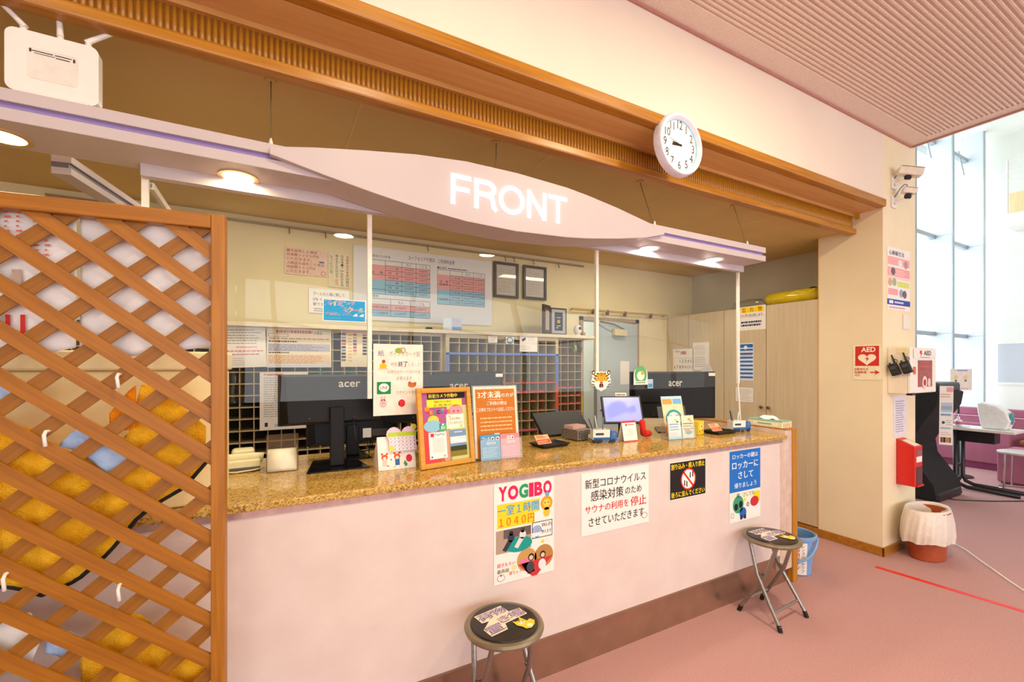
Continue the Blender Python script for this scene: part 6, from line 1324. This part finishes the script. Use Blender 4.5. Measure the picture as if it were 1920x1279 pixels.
s.disc(.27, .24, .17, '#3f9a78', 3, sy=1.05); s.disc(.20, .21, .06, '#1c2422', 4, sy=1.2); s.disc(.35, .235, .06, '#1c2422', 4, sy=1.2); s.disc(.42, .11, .11, '#2f62b8', 3, sy=1.0); s.rect(.33, .02, .40, .08, '#2a2a30', 4); s.rect(.45, .02, .52, .08, '#2a2a30', 4)
s.poly([(.80, .38), (.98, .38), (.98, .22), (.74, .26)], '#f0d428', 3); s.disc(.80, .24, .14, '#c8303a', 4, sy=.75); s.disc(.58, .215, .045, '#7a7a80', 4); s.disc(.58, .215, .02, '#e8e4dc', 5); s.disc(.48, .29, .04, '#f0e04a', 4); s.ring(.08, .10, .05, .008, '#6a6a70', 4); s.done()
# ================================================================== ON THE ACRYLIC
s = sheet_y('point_card_notice', 'white handwritten point card notice with stickers on the acrylic', 'notice', (699.7, 644.5), (792.8, 775.5), GY - 0.008, mat('paper_warm', '#f2e8da', 0.6))
G_ = '#a8988c'
s.text('紙', .09, .83, .21, .91, '#7a6a98'); s.text('ポイントカード配', .31, .83, .94, .90, G_); s.text('布を', .34, .69, .47, .745, G_); s.text('終了', .49, .68, .68, .755, '#4a4a58', bold=.01); s.text('しました', .70, .69, .94, .74, '#c0b0a4')
s.text('お持ちのカードはそのま', .28, .585, .94, .635, G_); s.text('ま使えます', .46, .49, .77, .545, G_); s.text('でポイントを貯め', .44, .29, .94, .345, G_)
s.disc(.50, .91, .075, '#9ab04a', 4, sy=.75); s.ring(.58, .915, .06, .02, '#b8a06a', 5)
s.disc(.19, .69, .07, '#f0c020', 4, sy=.8); s.disc(.20, .755, .035, '#c83a2c', 5); s.rect(.10, .645, .28, .66, '#e0c4a8', 5)
s.rect(.07, .30, .34, .47, '#1f8a4c', 4); s.disc(.205, .39, .10, '#f6f6ee', 5, sy=.85); s.text('LINE', .135, .37, .275, .41, '#2a5a3a', layer=7)
s.disc(.77, .42, .085, '#c8743a', 4, sy=.6); s.disc(.72, .45, .03, '#b8622c', 5); s.disc(.83, .44, .03, '#b8622c', 5)
s.disc(.19, .17, .07, '#f0bcb8', 4, sy=1.2); s.disc(.16, .24, .022, '#f0bcb8', 4, sy=2.2); s.disc(.215, .24, .022, '#f0bcb8', 4, sy=2.2); s.disc(.175, .175, .008, '#6a4a4a', 5); s.disc(.205, .175, .008, '#6a4a4a', 5)
s.disc(.56, .165, .07, '#d8303a', 4, sy=1.1); s.disc(.46, .15, .05, '#f2e0d0', 4, sy=1.0); s.done()
s = sheet_y('swimming_school_sign', 'bright blue swimming school sign with colourful letters on the acrylic', 'sign', (605, 559.5), (686, 605), GY - 0.008, mat('sign_white_edge', '#eef4f8', 0.4))
s.rect(.02, .03, .98, .97, '#2f9fd8', 1)
for i, (ch, c_) in enumerate(zip('スイミング', ['#6a4a98', '#e8b83a', '#d84a5a', '#3a9a5a', '#7a5aa8'])): s.text(ch, .06 + i * .135, .70, .19 + i * .135, .95, '#f4f8fa', layer=2, bold=.06, keep=True); s.text(ch, .06 + i * .135, .70, .19 + i * .135, .95, c_, layer=4, bold=.01, keep=True)
for i, (ch, c_) in enumerate(zip('スクール', ['#6a5aa8', '#e8a03a', '#d84a6a', '#3a9a6a'])): s.text(ch, .42 + i * .135, .42, .55 + i * .135, .67, '#f4f8fa', layer=2, bold=.06, keep=True); s.text(ch, .42 + i * .135, .42, .55 + i * .135, .67, c_, layer=4, bold=.01, keep=True)
s.text('受付はこちら', .06, .26, .63, .41, '#f4f8fa', layer=2, bold=.05); s.text('受付はこちら', .06, .26, .63, .41, '#3a3a68', layer=4)
for x in (.68, .83): s.poly([(x, .26), (x + .08, .38), (x + .13, .36), (x + .10, .32), (x + .13, .26)], '#e8f2fa', 3)
s.lines(.06, .10, .5, .18, 1, '#5ab4e0'); s.done()
s = sheet_y('blue_reflect_card', 'small pale blue corner card on the acrylic beside the green sticker', 'card', (1214, 711), (1224, 728), GY - 0.008, mat('card_pale_blue', '#a8c4d8', 0.4)); s.rect(.1, .1, .9, .5, '#5a90b0'); s.done()
# tiger sticker
a = ony(1105, 693, GY); c = ony(1145, 733, GY); W = c[0] - a[0]; Hh = a[2] - c[2]
out = [(.5, .0), (.58, .06), (.72, .12), (.84, .22), (.94, .34), (.96, .52), (.90, .66), (.96, .84), (.92, .97), (.80, .95), (.70, .88), (.5, .92), (.30, .88), (.20, .95), (.08, .97), (.04, .84), (.10, .66), (.04, .52), (.06, .34), (.16, .22), (.28, .12), (.42, .06)]
s = Sheet('tiger_sticker', 'tiger head sticker in orange, white and black on the acrylic joint', 'sticker', M_y(a[0], GY - 0.008, c[2]), W, Hh, mat('sticker_white', '#f2ece2', 0.4), shape=[(x * W, y * Hh) for x, y in out])
s.poly([(.5, .86), (.70, .84), (.82, .66), (.80, .50), (.66, .40), (.5, .36), (.34, .40), (.20, .50), (.18, .66), (.30, .84)], '#e8a31c', 2)
for x in (.14, .86): s.disc(x, .86, .085, '#2a2018', 2); s.disc(x, .855, .045, '#f0dcb0', 3)
s.disc(.36, .32, .13, '#f6f0e4', 3); s.disc(.64, .32, .13, '#f6f0e4', 3); s.disc(.5, .25, .1, '#f6f0e4', 3)
for sg in (-1, 1):
    for y0, x0_, x1_ in ((.80, .10, .22), (.70, .18, .34), (.58, .24, .36), (.30, .30, .42), (.20, .24, .36), (.44, .30, .42)):
        s.poly([(.5 + sg * x0_, y0), (.5 + sg * x1_, y0 + .06), (.5 + sg * x1_, y0 + .01), (.5 + sg * x0_, y0 - .03)], '#1c1612', 4)
    s.disc(.5 + sg * .17, .60, .06, '#f4ecd8', 4, sy=.6); s.disc(.5 + sg * .16, .60, .035, '#7a9a3c', 5); s.disc(.5 + sg * .16, .60, .015, '#1c1612', 6)
for y0 in (.78, .84, .72): s.rect(.44, y0, .56, y0 + .02, '#1c1612', 4)
s.disc(.5, .40, .07, '#c85a3c', 5, sy=.6); s.disc(.5, .24, .075, '#7a1c1c', 5, sy=.8); s.disc(.5, .21, .04, '#d0685a', 6); s.done()
a = ony(1186, 688, GY); c = ony(1212, 721, GY); W = c[0] - a[0]; Hh = a[2] - c[2]
out = [(0, 0), (1, 0), (1, .3)] + [(.5 + .5 * math.cos(PI * k / 14), .55 + .45 * math.sin(PI * k / 14)) for k in range(15)] + [(0, .3)]
s = Sheet('green_sticker', 'green oval sticker with a cream figure on the acrylic', 'sticker', M_y(a[0], GY - 0.008, c[2]), W, Hh, mat('sticker_white', '#f2ece2', 0.4), shape=[(x * W, y * Hh) for x, y in out])
s.disc(.5, .55, .44, '#5fae6e', 1, sy=1.1); s.disc(.5, .5, .27, '#f4efdc', 2, sy=.9); s.disc(.62, .66, .12, '#e8a84a', 3); s.rect(.06, .02, .94, .2, '#f4efdc', 3); s.lines(.15, .05, .85, .17, 1, '#6a8a5a', layer=4, fill=.6, rag=0); s.done()
# ================================================================== STOOLS
SIL = mat('stool_silver', '#9a948c', 0.32, 0.85, noise=.1, scale=60); SEATB = mat('stool_vinyl_black', '#211b18', 0.3, bump=.05)
RIMC = mat('stool_rim', '#8c8068', 0.3, 0.5); RUB = mat('rubber_black', '#141212', 0.7)
def stool(label, x, y, rz, stick_label, fig_label, sa):
    t = thing('folding_stool', label, 'stool', (x, y, 0), rz, group='round folding stools in front of the counter')
    MB().lathe([(0.0, 0.432), (0.14, 0.432), (0.152, 0.438), (0.155, 0.447), (0.150, 0.456), (0.14, 0.459), (0.132, 0.456), (0.0, 0.455)], n=44).build('rim', RIMC, t, smooth='auto')
    MB().lathe([(0.0, 0.4555), (0.131, 0.4565), (0.128, 0.461), (0.118, 0.463), (0.0, 0.464)], n=44).build('seat_pad', SEATB, t, smooth='auto')
    for sg, wd in ((1, 0.135), (-1, 0.115)):      # two U-frames crossing in the middle
        for sx in (-1, 1):
            leg = MB().tube([(sx * wd * .72, sg * 0.075, 0.435), (sx * wd * .86, sg * 0.02, 0.26), (sx * wd * .98, -sg * 0.06, 0.12), (sx * wd * 1.03, -sg * 0.118, 0.025)], 0.0105, 10).build('leg', SIL, t, smooth='auto')
            MB().tube([(sx * wd * 1.022, -sg * 0.112, 0.034), (sx * wd * 1.035, -sg * 0.124, 0.002)], 0.0125, 10).build('rubber_foot', RUB, leg)
        MB().tube([(-wd * 1.0, -sg * 0.082, 0.085), (wd * 1.0, -sg * 0.082, 0.085)], 0.0075, 8).build('cross_bar', SIL, t)
    for sx in (-1, 1): MB().tube([(sx * 0.118, 0, 0.262), (sx * 0.096, 0, 0.262)], 0.008, 8).build('pivot', SIL, t)
    R4 = Matrix.Translation((x, y, 0.4645)) @ Matrix.Rotation(rz + sa, 4, 'Z')
    cr = mat('stool_label_cream', '#efe0c8', 0.5)
    shp = [(-.085, .042), (.055, .042), (.07, .09), (-.07, .09), (-.09, .06)]
    s = Sheet('baggage_sticker', stick_label, 'sticker', R4 @ Matrix.Translation((-0.1, -0.055, 0)), 0.2, 0.15, cr, th=.001, shape=[(0.02, 0.10), (0.125, 0.10), (0.125, 0.095), (0.195, 0.095), (0.195, 0.05), (0.12, 0.045), (0.10, 0.035), (0.07, 0.035), (0.07, 0.005), (0.005, 0.005), (0.005, 0.05), (0.04, 0.055), (0.015, 0.06), (0.01, 0.095)] if False else [(0.0, 0.0), (0.075, 0.0), (0.09, 0.035), (0.2, 0.035), (0.2, 0.085), (0.15, 0.09), (0.15, 0.145), (0.02, 0.145), (0.02, 0.09), (0.05, 0.085), (0.0, 0.05)])
    P_ = '#6a5a88'
    for ch, x0, y0, x1, y1 in (('荷', .12, .64, .42, .94), ('物', .44, .64, .73, .94), ('置', .02, .05, .36, .36), ('き', .40, .28, .64, .54), ('場', .66, .26, .98, .56)):
        s.text(ch, x0, y0, x1, y1, P_, layer=1, bold=.05); s.text(ch, x0 + .012, y0 + .015, x1 - .012, y1 - .015, '#c9b6d0', layer=3, bold=.0)
    s.done()
    s = Sheet('yellow_animal_sticker', fig_label, 'sticker', R4 @ Matrix.Translation((0.005, -0.105, 0.0012)), 0.085, 0.085, mat('sticker_yellow', '#f0d02a', 0.4), th=.001, shape=[(.01, .045), (.012, .075), (.022, .065), (.04, .068), (.05, .085), (.056, .062), (.06, .045), (.078, .05), (.085, .03), (.07, .012), (.045, .0), (.025, .008), (.022, .025)])
    s.disc(.4, .55, .16, '#f8efd0', 1, sy=.8); s.disc(.35, .62, .03, '#3a2c14', 2); s.disc(.52, .62, .03, '#3a2c14', 2); s.disc(.45, .5, .025, '#3a2c14', 2); s.poly([(.3, .78), (.5, .80), (.45, .7), (.35, .7)], '#c8781c', 2); s.disc(.6, .2, .14, '#f8efd0', 1); s.done()
stool('round folding stool nearest the viewer, cut by the lower edge', 0.79, 1.52, 0.0, 'cream baggage lettering sticker on the nearest stool', 'yellow animal sticker on the nearest stool', 0.18)
stool('round folding stool at the right end of the counter', 2.56, 1.545, 0.05, 'cream baggage lettering sticker on the stool at the counter end', 'yellow animal sticker on the stool at the counter end', -0.1)
# ================================================================== BUCKET
t = thing('blue_bucket', 'light blue bucket with a red-lettered white label behind the counter end', 'bucket', (3.262, 1.80, 0))
BB = mat('bucket_blue', '#7ba6d8', 0.4, noise=.03)
MB().lathe([(0.0, 0.004), (0.09, 0.0), (0.096, 0.004), (0.118, 0.25), (0.130, 0.252), (0.132, 0.27), (0.122, 0.275), (0.114, 0.268), (0.092, 0.012), (0.0, 0.010)], n=40).build('pail', BB, t, smooth='auto')
dr_ = math.atan2(-1.80, -3.262)
hd = [(0.133 * math.cos(dr_ + a_) - 0.012 * math.sin(1) * 0, 0.133 * math.sin(dr_ + a_), 0.26 - 0.15 * math.sin((a_ + 1.45) / 2.9 * PI)) for a_ in [-1.45 + 2.9 * k / 14 for k in range(15)]]
MB().tube(hd, 0.008, 10).build('handle', BB, t, smooth=True)
n_ = Vector((math.cos(dr_ + .25), math.sin(dr_ + .25), 0)); e_ = Vector((-n_.y, n_.x, 0))
e_ = e_ if e_.dot(Vector((RT[0], RT[1], 0))) > 0 else -e_
upv = (Vector((0, 0, 1)) + n_ * 0.09).normalized(); nn = e_.cross(upv)
o_ = n_ * 0.0995 + Vector((0, 0, 0.012)) - e_ * 0.045
if nn.dot(n_) < 0: nn = -nn
s = Sheet('label', None, None, Matrix(((e_.x, upv.x, nn.x, o_.x), (e_.y, upv.y, nn.y, o_.y), (e_.z, upv.z, nn.z, o_.z), (0, 0, 0, 1))), 0.09, 0.225, PAPER, parent=t, curl=-0.0088)
s.vtext('返却用バケツ', .14, .52, .97, .12, '#d03038', bold=.02); s.vtext('レンタルキャップ', .60, .86, .97, .05, '#5a4a4c'); s.done()
# ================================================================== BEHIND THE LATTICE
def lat3(u, v, off):
    s_, z_ = onlat(u, v, off); return Vector((lx + LN[0] * off + LD[0] * s_, LYR + LN[1] * off + LD[1] * s_, z_))
def interp(cur, u):
    if u <= cur[0][0]: return cur[0][1]
    for (a_, b_), (c_, d_) in zip(cur, cur[1:]):
        if a_ <= u <= c_: return b_ + (d_ - b_) * (u - a_) / max(1e-6, c_ - a_)
    return cur[-1][1]
def hung(name, label, cat, top_, bot_, off, m, amp=0.008, freq=9, hem=None, group=None, nx=40, ny=24):
    """cloth hanging behind the lattice between a top and a bottom outline, with folds"""
    u0, u1 = top_[0][0], top_[-1][0]; base = lat3((u0 + u1) / 2, bot_[len(bot_) // 2][1], off)
    t = thing(name, label, cat, base, 0, group)
    N3 = Vector((LN[0], LN[1], 0))
    def fn(a_, b_):
        u = u0 + (u1 - u0) * a_; vt, vb = interp(top_, u), interp(bot_, u); v = vt + (vb - vt) * b_
        p = lat3(u, v, off)
        k = amp * (0.4 + 0.6 * b_) * (math.sin(a_ * freq + 1.1 * math.sin(b_ * 3)) + 0.5 * math.sin(a_ * freq * 2.3 + b_ * 4 + 1))
        return tuple(p + N3 * k - base)
    MB().grid(nx, ny, fn).build('fabric', m, t, smooth=True, solid=0.003)
    if hem: MB().tube([fn(k / 30, 1.0) for k in range(31)], 0.0055, 8).build('hem', hem, t, smooth=True)
    return t
FLE = mat('fleece_yellow', '#f7ae1c', 0.9, scale=40, color2='#ffc434', bump=.5, bscale=200, spec=.1); FLO = mat('fleece_orange', '#e07a10', 0.9, scale=40, color2='#ea8c1c', bump=.5, bscale=200, spec=.1)
BLU = mat('cotton_blue', '#9db9e2', 0.85, scale=30, color2='#b4cbec', bump=.2, bscale=90, spec=.1); WSH = mat('shirt_white', '#f0ebe8', 0.7, noise=.02, scale=8); HEM = mat('hem_black', '#1a1614', 0.8)
CRE = mat('cream_plastic', '#f4e2ac', 0.4, noise=.02)
hung('white_shirt', 'white folded shirt in a clear bag hung high behind the lattice', 'shirt', [(150, 388), (395, 402)], [(150, 650), (250, 668), (395, 650)], 0.03, WSH, 0.006, 7)
t = hung('printed_shirt', 'white sheet with red print hung at the left behind the lattice', 'sheet', [(-90, 375), (143, 388)], [(-90, 640), (60, 668), (143, 652)], 0.03, WSH, 0.002, 5)
RDK = ink('#d86a50')
def latstrip(u0, v0, u1, v1, nm, m, par, off=0.018):
    P = [lat3(u0, v1, off), lat3(u1, v1, off), lat3(u1, v0, off), lat3(u0, v0, off)]; b0 = par.matrix_world.translation if False else Vector(par.location)
    Nn = Vector((LN[0], LN[1], 0)) * 0.0006
    MB().hexa([tuple(p - b0) for p in P], [tuple(p - b0 + Nn) for p in P]).build(nm, m, par)
for v in range(395, 480, 9):
    for u in (-40, 8, 30, 62, 84): latstrip(u, v, u + random.randint(4, 12), v + 3, 'red_print', RDK, t)
for u in (10, 38): latstrip(u, 590, u + 9, 632, 'red_label', ink('#c83228'), t)
latstrip(22, 505, 40, 540, 'grey_print', ink('#b8a090'), t)
# cream storage box on the counter behind
t = thing('storage_box', 'cream plastic storage box on the counter behind the lattice', 'box', (-0.50, 1.80, ZK))
MB().box(-0.36, -0.05, 0, 0.36, 0.14, 0.44).build('body', CRE, t, bev=.01, seg=3); MB().box(-0.37, -0.06, 0.44, 0.37, 0.15, 0.50).build('lid', mat('cream_lid', '#f2e4b8', 0.4), t, bev=.008, seg=3)
hung('yellow_fleece', 'large yellow fleece with black hem hanging behind the lattice', 'fleece', [(-90, 795), (60, 800), (110, 840), (180, 860), (245, 810), (262, 722), (300, 718), (345, 765), (385, 800)], [(-90, 1095), (20, 1100), (85, 1112), (140, 1092), (200, 1040), (262, 968), (300, 940), (345, 915), (385, 868)], 0.045, FLE, 0.010, 14, HEM)
hung('orange_fold', 'orange inner fold beside the yellow fleece', 'fleece', [(205, 775), (240, 735), (255, 722)], [(205, 812), (240, 806), (255, 800)], 0.02, FLO, 0.003, 5, nx=12, ny=8)
hung('blue_scarf', 'light blue scarf lying over the yellow fleece', 'scarf', [(112, 832), (140, 806), (165, 800), (195, 806), (215, 838), (238, 845)], [(112, 836), (150, 850), (170, 862), (195, 880), (222, 902), (238, 870)], 0.025, BLU, 0.005, 8, nx=20, ny=10)
hung('blue_sleeve', 'light blue sleeve end at the far left behind the lattice', 'scarf', [(-60, 705), (0, 718), (40, 735)], [(-60, 745), (10, 756), (40, 742)], 0.03, BLU, 0.004, 6, nx=14, ny=8)
hung('lower_yellow_fleece', 'second yellow fleece hanging low behind the lattice', 'fleece', [(150, 1235), (195, 1180), (222, 1142), (262, 1150), (310, 1190), (350, 1205), (392, 1225)], [(150, 1330), (262, 1340), (330, 1330), (392, 1300)], 0.045, FLE, 0.008, 11, HEM)
hung('lower_blue_cloth', 'light blue folded cloth low behind the lattice', 'scarf', [(85, 1200), (125, 1182), (175, 1200)], [(85, 1225), (130, 1240), (175, 1225)], 0.03, BLU, 0.004, 6, nx=14, ny=8)
hung('blue_corner_cloth', 'pale blue cloth corner beside the lower fleece', 'scarf', [(285, 1170), (322, 1190)], [(285, 1178), (322, 1212)], 0.03, BLU, 0.002, 4, nx=8, ny=6)
hung('blue_bottom_cloth', 'blue cloth at the very bottom behind the lattice', 'scarf', [(70, 1282), (90, 1268), (130, 1280)], [(70, 1330), (130, 1330)], 0.03, BLU, 0.003, 4, nx=8, ny=6)
hung('paper_bag', 'white paper bag low at the left behind the lattice', 'bag', [(-80, 1175), (0, 1160), (58, 1148), (75, 1195)], [(-80, 1270), (0, 1262), (58, 1245), (75, 1205)], 0.03, mat('bag_white', '#eeeae4', 0.6), 0.002, 4)
bpy.context.view_layer.update()
